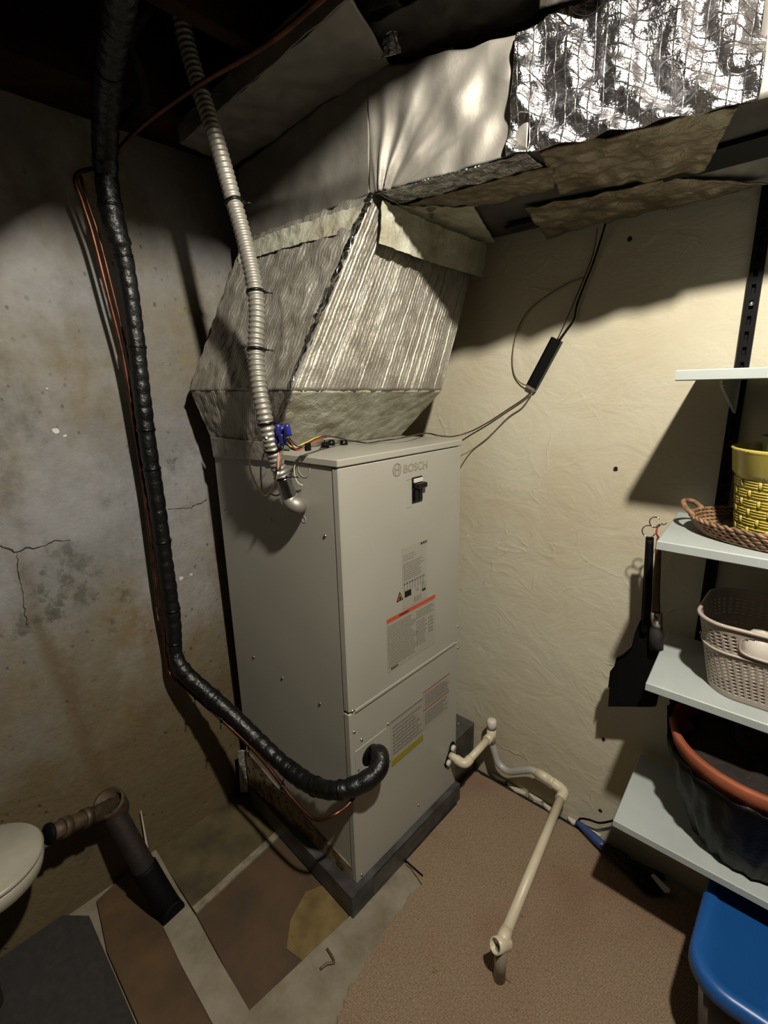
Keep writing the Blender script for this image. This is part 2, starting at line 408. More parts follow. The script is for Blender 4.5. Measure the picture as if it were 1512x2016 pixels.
# cracks and chips in concrete
def crack(pix, r):
    pts = []
    for p in pix: pts.append(on_wall(p[0], p[1], .0003))
    pts = smooth_path(pts, .008); pts = [p+Vector((0, random.uniform(-.003,.003), random.uniform(-.003,.003))) for p in pts]
    m = MB(); m.tube(pts, [r*random.uniform(.4,1.1) for _ in pts], 5); return m.build('crack', M_crack, wall_left)
M_crack = mat('crack_shadow_dirt', (58,44,28), 1)
crack([(0,1075),(35,1088),(50,1080),(90,1075),(100,1066),(140,1062)], .002)
crack([(330,1003),(350,1000),(372,1001),(390,992),(408,984)], .0016)
crack([(32,1090),(42,1160),(52,1230)], .0014)
for q in ((109,848,.010),(128,858,.005),(92,765-0,.003),(356,1138,.009),(376,1131,.006)):
    p = on_wall(q[0], q[1], -.0006); m = MB(); r = q[2]
    m.prism([(p.x, p.y+r*math.cos(a)*random.uniform(.6,1.2), p.z+r*.7*math.sin(a)*random.uniform(.5,1.2)) for a in [k*PI/4 for k in range(8)]], (.0018,0,0))
    m.build('white_chip', M_wplas, wall_left)

# ceiling lamp (just above the frame)
lt = thing('ceiling_lamp', 'bare bulb in a white holder between the ceiling joists', 'lamp', (LAMP.x, LAMP.y, CEIL+.1))
m = MB(); m.lathe([(0,.14),(.05,.14),(.05,.115),(.028,.10),(.022,.055),(0,.055)], LAMP, 28); m.build('lamp_holder', M_wplas, lt)
M_em = mat('lit_bulb', (255,240,210)); bb = M_em.node_tree.nodes['Principled BSDF']; bb.inputs['Emission Color'].default_value = (1,.93,.8,1); bb.inputs['Emission Strength'].default_value = 25
m = MB(); m.lathe([(0,.058),(.013,.056),(.015,.045),(.030,.030),(.0315,.018),(.024,.006)], LAMP+v0(0,0,.02), 28); m.build('bulb', M_em, lt)

# ------------------------------------------------------------------ air handler cabinet
X0, X1, Y0, Y1, ZB, ZT, ZD = .076, .6156, -.6677, -.1788, .0751, 1.2749, .6265
cab = thing('air_handler', 'tall grey metal air handler cabinet standing in the corner under the foil ducts', 'air handler', (.35,-.42,0))
m = MB(); m.cbox((X0, Y0+.002, ZB), (X1-.022, Y1-.002, ZT-.018), .002); m.build('body', M_cab, cab)
m = MB(); m.cbox((X1-.021, Y0, ZD+.0015), (X1, Y1, ZT-.020), .0025); up_panel = m.build('upper_panel', M_cab, cab)
m = MB(); m.cbox((X1-.021, Y0, ZB), (X1-.001, Y1, ZD-.004), .0025); low_panel = m.build('lower_panel', M_cab, cab)
m = MB(); m.cbox((X1-.02, Y0+.02, ZD-.006), (X1+.0035, Y1-.015, ZD+.0025), .001); m.build('panel_lip', M_cab, cab)
m = MB(); m.cbox((X0-.002, Y0-.003, ZT-.0175), (X1+.003, Y1+.003, ZT), .0022); lid = m.build('top_cover', M_cab, cab)
# plinth
m = MB(); m.prism([(x, y, 0) for x, y in [(.085,-.672),(.632,-.705),(.632,-.176),(.085,-.176)]], (0,0,.0745)); pl = m.build('plinth', M_base, cab)
m = MB(); m.cbox((.6315,-.62,.002),(.6335,-.36,.070),.0008); m.build('pale_plinth_plate', M_galv, pl)
# mottled strip along the foot of the side
m = MB(); m.prism([(X0, Y0-.001, ZB), (X1-.022, Y0-.001, ZB), (X1-.022, Y0-.001, .118), (.30, Y0-.001, .168), (X0, Y0-.001, .225)], (0, .004, 0)); m.build('mottled_strip', M_mottle, cab)
# screws
def screw_at(p, n, parent, first=[None]):
    m = MB(); m.lathe([(0,.0035),(.0028,.003),(.0042,.0012),(.0045,0),(0,0)], p, 10, axis=n); return m.build('screw', M_screw, parent)
for q in ((445,1000),(640,1055),(500,1293),(556,1335),(630,1385),(533,1024)):
    screw_at(at(q[0], q[1], 'y', Y0+.002), (0,-1,0), cab)
for q in ((694,1400),(697,1441),(712,1456),(764,1425),(705,1516),(766,1498),(712,1722),(824,1585),(901,1233),(901,1275),(902,1425)):
    screw_at(at(q[0], q[1], 'x', X1-.001), (1,0,0), low_panel)
# round knock-outs on the side
for q, r in (((597,922),.022),((597,1023),.0075)):
    p = at(q[0], q[1], 'y', Y0); m = MB()
    m.lathe([(r-.0012,0),(r-.0008,.0012),(r+.0008,.0012),(r+.0012,0)], p+Vector((0,.0022,0)), 32, axis=(0,-1,0), closed=True)
    m.build('knockout', M_cab, cab)
# face-plane placement helpers: (y, z) on the cabinet front
FX = X1+.0003
def fquad(m, ya, yb, za, zb, th=.0006, x=FX): m.box((x, min(ya,yb), min(za,zb)), (x+th, max(ya,yb), max(za,zb))); return m
def text(txt, size, y, z, mt, parent, name='lettering', x=FX, ext=.0004, sx=1):
    cu = bpy.data.curves.new(name, 'FONT'); cu.body = txt; cu.size = size; cu.extrude = ext; cu.offset = .0006*size/.03
    o = bpy.data.objects.new(name, cu); COL.objects.link(o)
    me = bpy.data.meshes.new_from_object(o.evaluated_get(bpy.context.evaluated_depsgraph_get())); bpy.data.objects.remove(o)
    me.transform(Matrix(((0,0,1,x),(sx,0,0,y),(0,1,0,z),(0,0,0,1)))); me.materials.clear(); me.materials.append(mt)
    o = bpy.data.objects.new(name, me); COL.objects.link(o); o.parent = parent; o.matrix_parent_inverse = parent.matrix_world.inverted(); return o
text('BOSCH', .030, -.443, 1.213, M_logo, up_panel, 'lettering', sx=1.05)
lc = Vector((FX, -.468, 1.2255)); m = MB()
m.lathe([(.0145,0),(.0145,.0006),(.0170,.0006),(.0170,0)], lc, 32, axis=(1,0,0), closed=True)
for s_ in (-1, 1):
    fquad(m, lc.y+s_*.0055-.0012, lc.y+s_*.0055+.0012, lc.z-.0125, lc.z+.0125)
    fquad(m, lc.y+s_*.010-.001, lc.y+s_*.010+.001, lc.z-.007, lc.z+.007)
fquad(m, lc.y-.0055, lc.y+.0055, lc.z-.0015, lc.z+.0015)
m.build('emblem', M_logo, up_panel)
# breaker switch
sw = MB(); fquad(sw, -.409, -.367, 1.127, 1.196, .002); sw = sw.build('breaker_switch', M_black, up_panel)
m = MB(); m.cbox((FX+.001,-.404,1.181),(FX+.006,-.368,1.192),.001); m.build('white_mark', M_wplas, sw)
m = MB(); m.cbox((FX+.001,-.405,1.166),(FX+.018,-.363,1.180),.002); m.build('toggle', M_black, sw)
for s_ in (-.403,-.385):
    m = MB(); m.cbox((FX+.001,s_,1.131),(FX+.006,s_+.016,1.163),.0015); m.build('breaker_pole', M_black, sw)
for z in (1.1925, 1.1185): fquad(MB(), -.431, -.409, z, z+.002).build('pressed_line', M_stick, up_panel)
# stickers
def lines(m, y0, y1, z0, z1, n, fill=.85, h=.35):
    dz = (z1-z0)/n; rnd = random.Random(int((y0+z0)*9999))
    for i in range(n):
        z = z0+dz*i; y = y0; e = y0+(y1-y0)*rnd.uniform(fill-.15, fill+.12)
        while y < e:
            wd = rnd.uniform(.004, .013); fquad(m, y, min(y+wd, e), z, z+dz*h, .0003, FX+.0008); y += wd+.0025
s1 = fquad(MB(), -.452, -.345, .835, 1.012).build('rating_label', M_stick, up_panel)
m = MB(); lines(m, -.449, -.39, .975, .995, 3); lines(m, -.449, -.36, .918, .97, 9, .9, .5)
for i in range(9): fquad(m, -.447+i*.0105, -.4405+i*.0105, .905-.0, .932-.02, .0003, FX+.0008)
for i in range(8): fquad(m, -.447+i*.0118, -.4445+i*.0118, .885, .930-.02, .0003, FX+.0008)
lines(m, -.405, -.37, .842, .858, 4, .9, .5); lines(m, -.37, -.352, .868, .892, 4, .9, .5)
m.build('printed_text', M_print, s1)
for (ya, yb, za, zb) in ((-.445,-.417,.868,.886),(-.368,-.352,.862,.868)): fquad(MB(), ya, yb, za, zb, .0004, FX+.0008).build('black_print', M_black, s1)
text('BOSCH', .009, -.374, 1.003, M_black, s1, x=FX+.0008)
text('UL', .012, -.397, .872, M_print, s1, x=FX+.0008)
tp = [( -.478,.867),(-.452,.867),(-.465,.893)]
wt = MB().prism([(FX, y, z) for y, z in tp], (.001,0,0)).build('warning_triangle', M_black, up_panel)
MB().prism([(FX+.0008, y, z) for y, z in [(-.4735,.8695),(-.4565,.8695),(-.465,.887)]], (.0006,0,0)).build('orange_field', M_org, wt)
MB().prism([(FX+.0012, y, z) for y, z in [(-.4685,.8705),(-.4615,.8705),(-.4605,.8745),(-.4655,.8815),(-.4695,.8745)]], (.0006,0,0)).build('flame_symbol', M_black, wt)
s2 = fquad(MB(), -.52, -.305, .672, .830).build('warning_label', M_stick, up_panel)
m = MB(); fquad(m, -.52, -.305, .819, .831, .0004, FX+.0006); m.build('red_band', M_red, s2)
text('WARNING', .0085, -.47, .8215, M_black, s2, x=FX+.001)
m = MB(); lines(m, -.517, -.40, .686, .812, 20, .97, .55); lines(m, -.395, -.312, .785, .812, 4, .95, .5); lines(m, -.395, -.345, .70, .78, 11, .9, .5); lines(m, -.338, -.312, .72, .775, 5, .9, .5)
m.build('printed_text', M_print, s2); text('BOSCH', .009, -.507, .676, M_black, s2, x=FX+.0008)
LX = FX-.001
s3 = fquad(MB(), -.512, -.365, .36, .515, x=LX).build('wiring_label', M_stick, low_panel)
m = MB(); fquad(m, -.512, -.365, .507, .515, .0004, LX+.0006); lines(m, -.505, -.372, .40, .50, 8, .9, .35)
for i in range(7): fquad(m, -.50+i*.018, -.4985+i*.018, .405, .47, .0003, LX+.0008)
m.build('printed_text', M_print, s3)
m = MB(); fquad(m, -.512, -.365, .362, .383, .0005, LX+.0006); m.build('yellow_band', M_yelb, s3)
s4 = fquad(MB(), -.362, -.226, .395, .53, x=LX).build('caution_label', M_stick, low_panel)
m = MB(); fquad(m, -.362, -.226, .527, .530, .0005, LX+.0006); fquad(m, -.362, -.226, .463, .466, .0005, LX+.0006); m.build('red_line', M_dred, s4)
m = MB(); lines(m, -.355, -.235, .475, .522, 6, .95, .4); lines(m, -.355, -.235, .41, .458, 6, .9, .4); m.build('printed_text', M_print, s4)
# line-set inlet plate
m = MB(); m.cbox((X1-.0015,-.653,.375),(X1+.001,-.532,.505),.0006); ip = m.build('inlet_plate', M_cab, low_panel)
hp = Vector((X1+.0012, -.600, .462))
m = MB(); m.lathe([(0,0),(.030,0),(.030,.001),(0,.001)], hp, 28, axis=(1,0,0)); m.build('inlet_hole', M_blackm, ip)
# drain gasket
gc = Vector((X1, -.219, .215)); m = MB()
m.prism([(X1-.0012, gc.y+math.cos(a)*.016+(.016 if math.sin(a) >= 0 else -.016)*.9, gc.z+math.sin(a)*.022+(.018 if math.sin(a) >= 0 else -.018)) for a in [k*PI/12 for k in range(24)]], (.004,0,0))
m.build('drain_gasket', M_blackm, low_panel)
for dy, dz in ((.012,.020),(-.014,-.022)):
    m = MB(); m.lathe([(0,.010),(.009,.010),(.011,.007),(.011,0),(0,0)], gc+Vector((.0025,dy,dz)), 20, axis=(1,0,0)); m.build('drain_plug', M_wplas, low_panel)
# grommets on top
for q in ((640,878),(652,874),(677,873)):
    p = at(q[0], q[1], 'z', ZT+.004); m = MB(); m.lathe([(0,.010),(.008,.010),(.011,.004),(.011,-.004),(0,-.004)], p, 18); m.build('grommet', M_black, lid)

# sheet metal box beside the cabinet
m = MB(); m.cbox((.20,-.172,.0),(.585,-.012,.205),.003); b_ = m.build('sheet_metal_box', M_galv)
tag(b_, 'low galvanised sheet metal box between cabinet and plaster wall', 'metal box')

# ------------------------------------------------------------------ foil-wrapped ducts
def nz(p, s, seed=0): return noise.noise(Vector(p)*s + Vector((seed*7.3, seed*3.1, seed*1.7)))
def crumple(p, n, amp, scale, seed=0, sharp=.5):
    v = Vector(p); a = 1-2*abs(nz(v, scale, seed)); b = nz(v, scale*2.7, seed+3)
    return v + Vector(n)*(amp*(sharp*a + b*.6))
def quad(a, b, c, d, u, v):
    a, b, c, d = map(Vector, (a, b, c, d)); return a.lerp(b, u).lerp(d.lerp(c, u), v)
def sheet(name, a, b, c, d, nu, nv, mt, parent, amp=.006, scale=14, seed=1, fn=None, thick=.002):
    """crumpled wrap of real thickness over the quadrilateral a-b-c-d"""
    n = (Vector(b)-Vector(a)).cross(Vector(d)-Vector(a)).normalized()
    m = MB()
    def f(u, v, o=0):
        p = quad(a, b, c, d, u, v); q = crumple(p, n, amp, scale, seed)
        if fn: q = q + n*fn(u, v)
        return q - n*o
    m.grid(lambda u, v: f(u, v), nu, nv); m.grid(lambda u, v: f(u, v, thick), nu, nv)
    W = nu+1; o = W*(nv+1)
    rim = [i for i in range(nu+1)] + [j*W+nu for j in range(1, nv+1)] + [nv*W+i for i in range(nu-1, -1, -1)] + [j*W for j in range(nv-1, 0, -1)]
    for i in range(len(rim)):
        p, q = rim[i], rim[(i+1) % len(rim)]; m.f.append((p, q, q+o, p+o)); m.smooth.append(False)
    ob = m.build(name, mt, parent); return ob

duct = thing('duct_transition', 'offset foil-wrapped duct transition leaning up from the cabinet top to the trunk duct', 'duct', (.3,-.4,1.28))
R0 = [(.082,-.663,1.276),(.372,-.663,1.276),(.392,-.188,1.276),(.082,-.188,1.276)]
R1 = [(.03,-.69,1.43),(.508,-.695,1.425),(.548,-.185,1.415),(.03,-.185,1.42)]
R2 = [(.075,-.505,1.845),(.587,-.505,1.842),(.563,-.018,1.840),(.075,-.018,1.845)]
def ribs(u, v, k=38, a=.0016): return a*math.sin(u*k*2*PI+1.5*math.sin(u*9+v*2)) * (1-.6*abs(2*v-1)**4)
def lines_fn(k, a, seed):
    rnd = random.Random(seed); ls = [(rnd.random(), rnd.uniform(.3, 1), rnd.random()*.6, rnd.uniform(.5, 1)) for _ in range(k)]
    def f(u, v):
        d = 0
        for (c, s, va, vb) in ls:
            e = abs(u-c)
            if e < .0045 and va-.2 < v < vb+.2: d -= s*(1-e/.0045)
        return a*d + ribs(u, v, 46, .0007)
    return f
def curl(u, v): return ribs(u, v, 46, .0008)
sheet('front_wrap', R1[1], R1[2], R2[2], R2[1], 460, 50, M_foil, duct, .003, 16, 2, lines_fn(34, .0022, 5))
sheet('side_wrap', R1[0], R1[1], R2[1], R2[0], 200, 60, M_foil, duct, .009, 13, 5, curl)
sheet('front_collar', R0[1], R0[2], R1[2], R1[1], 90, 26, M_tape, duct, .003, 18, 3)
sheet('side_collar', R0[0], R0[1], R1[1], R1[0], 300, 30, M_foil, duct, .004, 18, 4, lines_fn(26, .002, 9))
sheet('wall_side_wrap', R1[2], R1[3], R2[3], R2[2], 40, 20, M_foil, duct, .003, 18, 6)
sheet('wall_side_collar', R0[2], R0[3], R1[3], R1[2], 40, 20, M_foil, duct, .003, 18, 6)
sheet('back_wrap', R1[3], R1[0], R2[0], R2[3], 40, 20, M_foil, duct, .003, 18, 6)
sheet('back_collar', R0[3], R0[0], R1[0], R1[3], 40, 20, M_foil, duct, .003, 18, 6)
# flap of foil taped over the cabinet side edge
sheet('side_flap', (.085,-.672,1.240), (.40,-.672,1.252), (.385,-.675,1.30), (.082,-.675,1.30), 90, 14, M_foil, duct, .0025, 26, 8)
# tape strips
def strip(name, pts, width_dir, wd, mt, parent, n, amp=.003, scale=30, seed=2, th=.0015):
    pts = smooth_path(pts, .01); k = len(pts)-1
    wv = Vector(width_dir).normalized()*wd
    nn = (pts[1]-pts[0]).cross(wv).normalized()
    if nn.dot(Vector(n)) < 0: nn = -nn
    m = MB(); nu, nv = k, 6
    for o in (0, -th):
        m.grid(lambda u, v: crumple(pts[min(k, int(round(u*k)))] + wv*(v-.5), nn, amp, scale, seed) + nn*o, nu, nv)
    return m.build(name, mt, parent)
v_ = lambda *a: Vector(a)
strip('top_tape', [v_(.598,-.49,1.785), v_(.600,-.3,1.775), v_(.592,-.04,1.775)], (.14,0,1), .085, M_tape, duct, (1,-.1,0), .009, 42, 3)
strip('ridge_tape', [v_(.508,-.703,1.43), v_(.548,-.61,1.63), v_(.592,-.512,1.835)], (1,-.6,0), .045, M_shiny, duct, (.7,-.7,0), .013, 30, 4)
strip('side_tape', [v_(.09,-.53,1.80), v_(.3,-.535,1.80), v_(.575,-.535,1.79)], (0,.25,1), .05, M_tape, duct, (0,-1,0), .006, 30, 5)
strip('corner_tape', [v_(.372,-.670,1.28), v_(.44,-.69,1.35), v_(.512,-.704,1.425)], (1,-.6,0), .020, M_shiny, duct, (.7,-.7,0), .006, 40, 6)
strip('foot_tape', [v_(.385,-.24,1.284), v_(.388,-.21,1.284), v_(.39,-.18,1.284)], (.3,0,1), .02, M_shiny, duct, (1,0,0), .006, 40, 6)

trunk = thing('trunk_duct', 'wide grey-wrapped trunk duct running under the ceiling along the plaster wall', 'duct', (.9,-.25,1.84))
ZT2 = 2.045
fb = [(.07,-.505),(.587,-.508),(.93,-.455),(1.26,-.365),(1.75,-.30)]   # front bottom line
tz = [2.03, 2.065, 2.02, 2.05, 2.06]; bz = [1.845, 1.838, 1.835, 1.835, 1.835]
# left (side) face
def fan(u, v):
    a = (u-.07)*2.2/(v+.16); h = 0
    for c, k, wd in ((-.18,.004,.10),(.12,.008,.09),(.36,-.008,.10),(.62,.008,.10),(.95,-.006,.14),(1.5,.005,.2),(2.4,-.005,.3)): h += k*math.exp(-((a-c)/wd)**2)
    return h*(1-.65*v) + .004*math.sin(u*19+v*5)*u + .003*math.sin(u*31-v*9)*u
def folds(cx, k, a):
    def f(u, v):
        return a*math.sin((u-cx)*k/(0.25+v) )*max(0, 1-abs(u-cx)*2.2)*(1-v*.6)
    return f
sheet('end_wrap', (fb[0][0],fb[0][1],bz[0]), (fb[1][0],fb[1][1],bz[1]), (fb[1][0],fb[1][1]+.005,tz[1]), (fb[0][0],fb[0][1]+.01,tz[0]), 90, 40, M_dull, trunk, .007, 6, 11)
sheet('front_wrap', (fb[1][0],fb[1][1],bz[1]), (fb[2][0],fb[2][1],bz[2]), (fb[2][0],fb[2][1]+.01,tz[2]), (fb[1][0],fb[1][1]+.005,tz[1]), 110, 50, M_dull, trunk, .008, 7, 12,
      fan)
sheet('shiny_foil_wrap', (.895,-.468,bz[2]-.002), (fb[3][0]+.0,fb[3][1]-.008,bz[3]-.003), (fb[3][0]+.0,fb[3][1]+.004,tz[3]+.02), (.905,-.462,tz[2]-.0), 180, 110, M_shiny, trunk, .0125, 13, 13,
      lambda u, v: .006*math.sin(u*30+v*11+2*math.sin(v*5)))
sheet('front_wrap', (fb[3][0]-.01,fb[3][1],bz[3]), (fb[4][0],fb[4][1],bz[4]), (fb[4][0],fb[4][1],tz[4]), (fb[3][0]-.01,fb[3][1],tz[3]), 40, 20, M_dull, trunk, .004, 8, 14)
# bottom, top and wall sides
bot = MB(); T = [(x, y, z) for (x, y), z in zip(fb, bz)]
for i in range(4):
    a, b = T[i], T[i+1]; x0 = max(a[0], .0); 
    bot.prism([(a[0],a[1]+.004,a[2]),(b[0],b[1]+.004,b[2]),(b[0],-.012,b[2]),(a[0],-.012,a[2])], (0,0,.004))
bot.build('bottom_sheet', varied('grey_board', (88,86,82), (62,58,54), .7, .2, 8), trunk)
m = MB()
for i in range(4):
    a, b = fb[i], fb[i+1]
    m.prism([(a[0],a[1]+.012,tz[i]-.004),(b[0],b[1]+.012,tz[i+1]-.004),(b[0],-.012,tz[i+1]-.004),(a[0],-.012,tz[i]-.004)], (0,0,.004))
m.build('top_sheet', M_darkw, trunk)
# scrim strip along front bottom edge and tan flaps beneath
sheet('edge_foil', (.60,-.508,1.836),(.93,-.458,1.833),(.93,-.385,1.832),(.60,-.43,1.833), 90, 20, M_shiny, trunk, .004, 20, 15)
sheet('tan_flap', (.62,-.42,1.832),(.95,-.385,1.829),(.90,-.27,1.829),(.60,-.30,1.832), 60, 26, M_tan, trunk, .005, 18, 16)
sheet('tan_flap', (.95,-.445,1.831),(1.235,-.372,1.83),(1.16,-.18,1.815),(.90,-.24,1.825), 90, 40, M_tan, trunk, .009, 14, 17)
sheet('under_flap', (.80,-.21,1.825),(1.10,-.15,1.825),(1.25,-.06,1.80),(.78,-.035,1.80), 80, 40, M_tan, trunk, .009, 13, 18)
sheet('under_flap', (1.09,-.13,1.83),(1.5,-.12,1.83),(1.5,-.03,1.815),(1.06,-.03,1.805), 80, 30, M_dull, trunk, .006, 13, 19)
sheet('pale_flap', (.585,-.44,1.832),(.72,-.30,1.829),(.62,-.03,1.822),(.56,-.03,1.83), 50, 30, M_tape, trunk, .005, 18, 20)
m = MB(); m.box((1.08,-.24,1.826),(1.7,-.135,1.833)); m.build('gap_shade_slab', M_void, trunk)  # solid near-black slab: the shade of a gap put into the colour
m = MB(); m.box((.70,-.12,1.822),(.80,-.075,1.829)); m.build('gap_shade_slab', M_void, trunk)  # smaller black slab, darkness of a slot painted on the underside

# upper duct above the trunk
up = thing('upper_duct', 'upper dull grey wrapped duct lying crosswise above the trunk duct near the ceiling', 'duct', (.35,-.5,2.05))
sheet('lower_wrap', (.03,-.64,2.06),(.70,-.665,2.07),(.64,-.495,2.06),(.05,-.49,2.045), 90, 30, M_dull, up, .008, 9, 21)
sheet('front_wrap', (.03,-.64,2.06),(.70,-.665,2.07),(.70,-.665,2.118),(.03,-.64,2.110), 90, 20, M_dull, up, .007, 9, 22)
sheet('end_wrap', (.03,-.64,2.06),(.03,-.64,2.110),(.03,-.45,2.105),(.05,-.47,2.05), 30, 30, M_tan, up, .006, 14, 23)
sheet('top_wrap', (.03,-.64,2.110),(.70,-.665,2.118),(.70,-.3,2.118),(.03,-.3,2.110), 30, 30, M_dull, up, .004, 9, 24)
# loose dark insulation above trunk
ins = thing('loose_insulation', 'dark crumpled insulation sheets sagging above the trunk duct', 'insulation', (1.0,-.35,2.07))
sheet('insulation_sheet', (.66,-.585,2.085),(1.02,-.52,2.06),(1.02,-.42,2.05),(.62,-.46,2.07), 70, 30, M_darkw, ins, .014, 11, 25)
sheet('insulation_sheet', (.66,-.60,2.09),(1.02,-.53,2.065),(1.02,-.55,2.115),(.66,-.62,2.12), 70, 30, M_darkw, ins, .012, 11, 26)
sheet('insulation_sheet', (.98,-.50,2.055),(1.20,-.45,2.08),(1.22,-.44,2.12),(.98,-.52,2.115), 50, 30, M_darkw, ins, .016, 10, 27)
sheet('foil_scrap', (.60,-.535,2.064),(.69,-.520,2.052),(.69,-.535,2.088),(.605,-.55,2.10), 30, 20, M_shiny, ins, .003, 24, 28)
sheet('hanging_sheet', (.95,-.475,2.03),(1.05,-.452,2.02),(1.10,-.50,2.12),(.99,-.53,2.12), 40, 30, M_darkw, ins, .008, 16, 29)

# ------------------------------------------------------------------ insulated refrigerant hose
def A(px, py, ax, v): return at(px, py, ax, v)
hose_pts = [v_(1.0,-1.11,2.06), A(234,0,'z',2.05), A(224,60,'z',2.045), A(213,150,'z',2.03), A(208,240,'z',1.995), A(208,330,'x',.08),
            A(222,430,'x',.07), A(246,520,'x',.065), A(264,640,'x',.06), A(288,850,'x',.055), A(311,1000,'x',.050), A(327,1120,'x',.050), A(341,1220,'x',.052), A(345,1285,'x',.058),
            A(362,1322,'x',.09), A(400,1358,'x',.14), A(450,1402,'x',.21), A(505,1455,'x',.30), A(560,1507,'x',.40), A(610,1543,'x',.50), A(655,1556,'x',.60), A(700,1547,'x',.645), A(735,1527,'x',.668), A(750,1503,'x',.668), A(747,1485,'x',.650), v_(X1+.004,-.585,.452)]
hp_, L = even(smooth_path(hose_pts, .01), .005)
rr = []
for i, p in enumerate(hp_):
    s = i*.005; ph = (s/.036 + .5*math.sin(s*9)) % 1
    r0 = .0215 if s > 1.15 else .026
    if s > 2.3: r0 = .0235
    rr.append(r0*(1 + .12*abs(math.sin(ph*PI))**.5 - .08 + .09*nz(p, 22, 3)))
hose = thing('refrigerant_hose', 'thick black taped pipe insulation running down the concrete wall into the cabinet', 'pipe', tuple(A(345,1285,'x',.058)))
m = MB(); m.tube(hp_, rr, 18); m.build('insulation', M_hose, hose)
for i in range(150, len(hp_)-12, 21):
    if random.random() < .55:
        t_ = (hp_[i+1]-hp_[i-1]).normalized(); m = MB()
        m.tube([hp_[i]-t_*.003, hp_[i]+t_*.003], rr[i]+.0018, 18); m.build('cable_tie', M_black, hose)
p = A(731,1470,'x',X1+.004); m = MB(); m.tube([p, p+v_(.02,-.003,.0), p+v_(.03,-.006,-.01)], .0075, 12); m.build('copper_stub', M_copper, hose)
# copper line
cop_pts = [v_(1.0,-.75,2.03), v_(.70,-.735,2.035), v_(.56,-.74,2.03), v_(.36,-.765,2.03), v_(.15,-.80,2.01), v_(.06,-.85,1.95), A(150,345,'x',.03), A(163,400,'x',.022), A(182,460,'x',.02), A(210,570,'x',.02), A(242,700,'x',.02), A(267,850,'x',.02), A(284,960,'x',.02), A(296,1060,'x',.02), A(311,1180,'x',.022), A(326,1270,'x',.025), A(333,1322,'x',.035),
           A(355,1345,'x',.08), A(400,1385,'x',.14), A(440,1420,'x',.21), A(490,1468,'x',.30), A(530,1512,'x',.39), A(570,1565,'x',.48), A(605,1603,'x',.55), A(628,1614,'x',.59), A(655,1606,'x',.63), A(684,1586,'x',.640), A(702,1562,'x',.640)]
cp = thing('copper_pipe', 'thin copper refrigerant line beside the black insulated pipe', 'pipe', tuple(A(305,1060,'x',.02)))
m = MB(); m.tube(smooth_path(cop_pts, .01), .0055, 10); m.build('tube', M_copper, cp)
m = MB(); m.tube(smooth_path([A(158,345,'x',.03), A(173,400,'x',.018), A(193,460,'x',.016), A(221,570,'x',.016), A(252,700,'x',.016), A(278,850,'x',.018), A(294,960,'x',.02)], .01), .0036, 10); m.build('thin_tube', M_copper, cp)
for q, X in (((386,1372),.125),((437,1417),.21),((492,1470),.305),((556,1548),.45)):
    p = A(q[0], q[1]-14, 'x', X); m = MB()
    p = A(q[0], q[1], 'x', X); m.tube([p+v_(-.002,-.001,0), p+v_(.003,.001,-.001)], .0085, 10); m.tube([p+v_(0,0,.006), p+v_(.0,.006,.022)], .002, 6); m.tube([p+v_(.0,-.004,-.004), p+v_(.006,-.010,-.024)], .0016, 6); m.build('cable_tie', M_black, cp)
m = MB(); m.tube(smooth_path([v_(.34,-.84,2.14), A(250,80,'z',2.08), A(268,120,'z',2.06), A(285,190,'z',2.04), A(240,240,'z',2.03)], .02), .012, 10)
tag(m.build('black_cable', M_blackm), 'short black cable hanging beside the overhead black pipe', 'cable')

# ------------------------------------------------------------------ flexible conduit
cond = thing('electrical_conduit', 'grey ribbed flexible metal conduit coming down to the side of the cabinet', 'conduit', tuple(A(575,985,'y',-.70)))
cpts = [A(352,-8,'y',-.75), A(360,50,'y',-.745), A(370,95,'y',-.74), A(383,140,'y',-.735), A(400,195,'y',-.73), A(430,290,'y',-.725), A(458,390,'y',-.72), A(478,460,'y',-.715), A(497,540,'y',-.715), A(506,610,'y',-.72), A(504,690,'y',-.735), A(510,760,'y',-.745), A(522,825,'y',-.745), A(535,880,'y',-.735), A(546,915,'y',-.722), A(556,940,'y',-.712)]
cpe, L = even(smooth_path(cpts, .01), .0021)
PITCHC = .0118
m = MB(); m.tube(cpe, [.0172*(1+.085*math.cos(2*PI*(i*.0021)/PITCHC)) for i in range(len(cpe))], 20); m.build('ribbed_sleeve', M_flex, cond)
def tie(parent, px, py, r, name='cable_tie', path=None):
    best = min(range(1, len(path)-1), key=lambda i: ((path[i]-CAM).normalized()-(at(px, py, 'y', -.7)-CAM).normalized()).length)
    t_ = (path[best+1]-path[best-1]).normalized(); m = MB(); c = path[best]
    m.tube([c-t_*.0028, c+t_*.0028], r, 18)
    side = RGT*r; m.tube([c+side*.9, c+side*1.9+v_(0,0,-.002)], .0016, 6); m.cbox(c+side-v_(.003,.003,.003), c+side+v_(.003,.003,.003), .0008)
    return m.build(name, M_black, parent)
for q in ((400,180),(462,398),(505,575),(505,688),(525,833),(540,885),(556,938)): tie(cond, q[0], q[1], .0202, path=cpe)
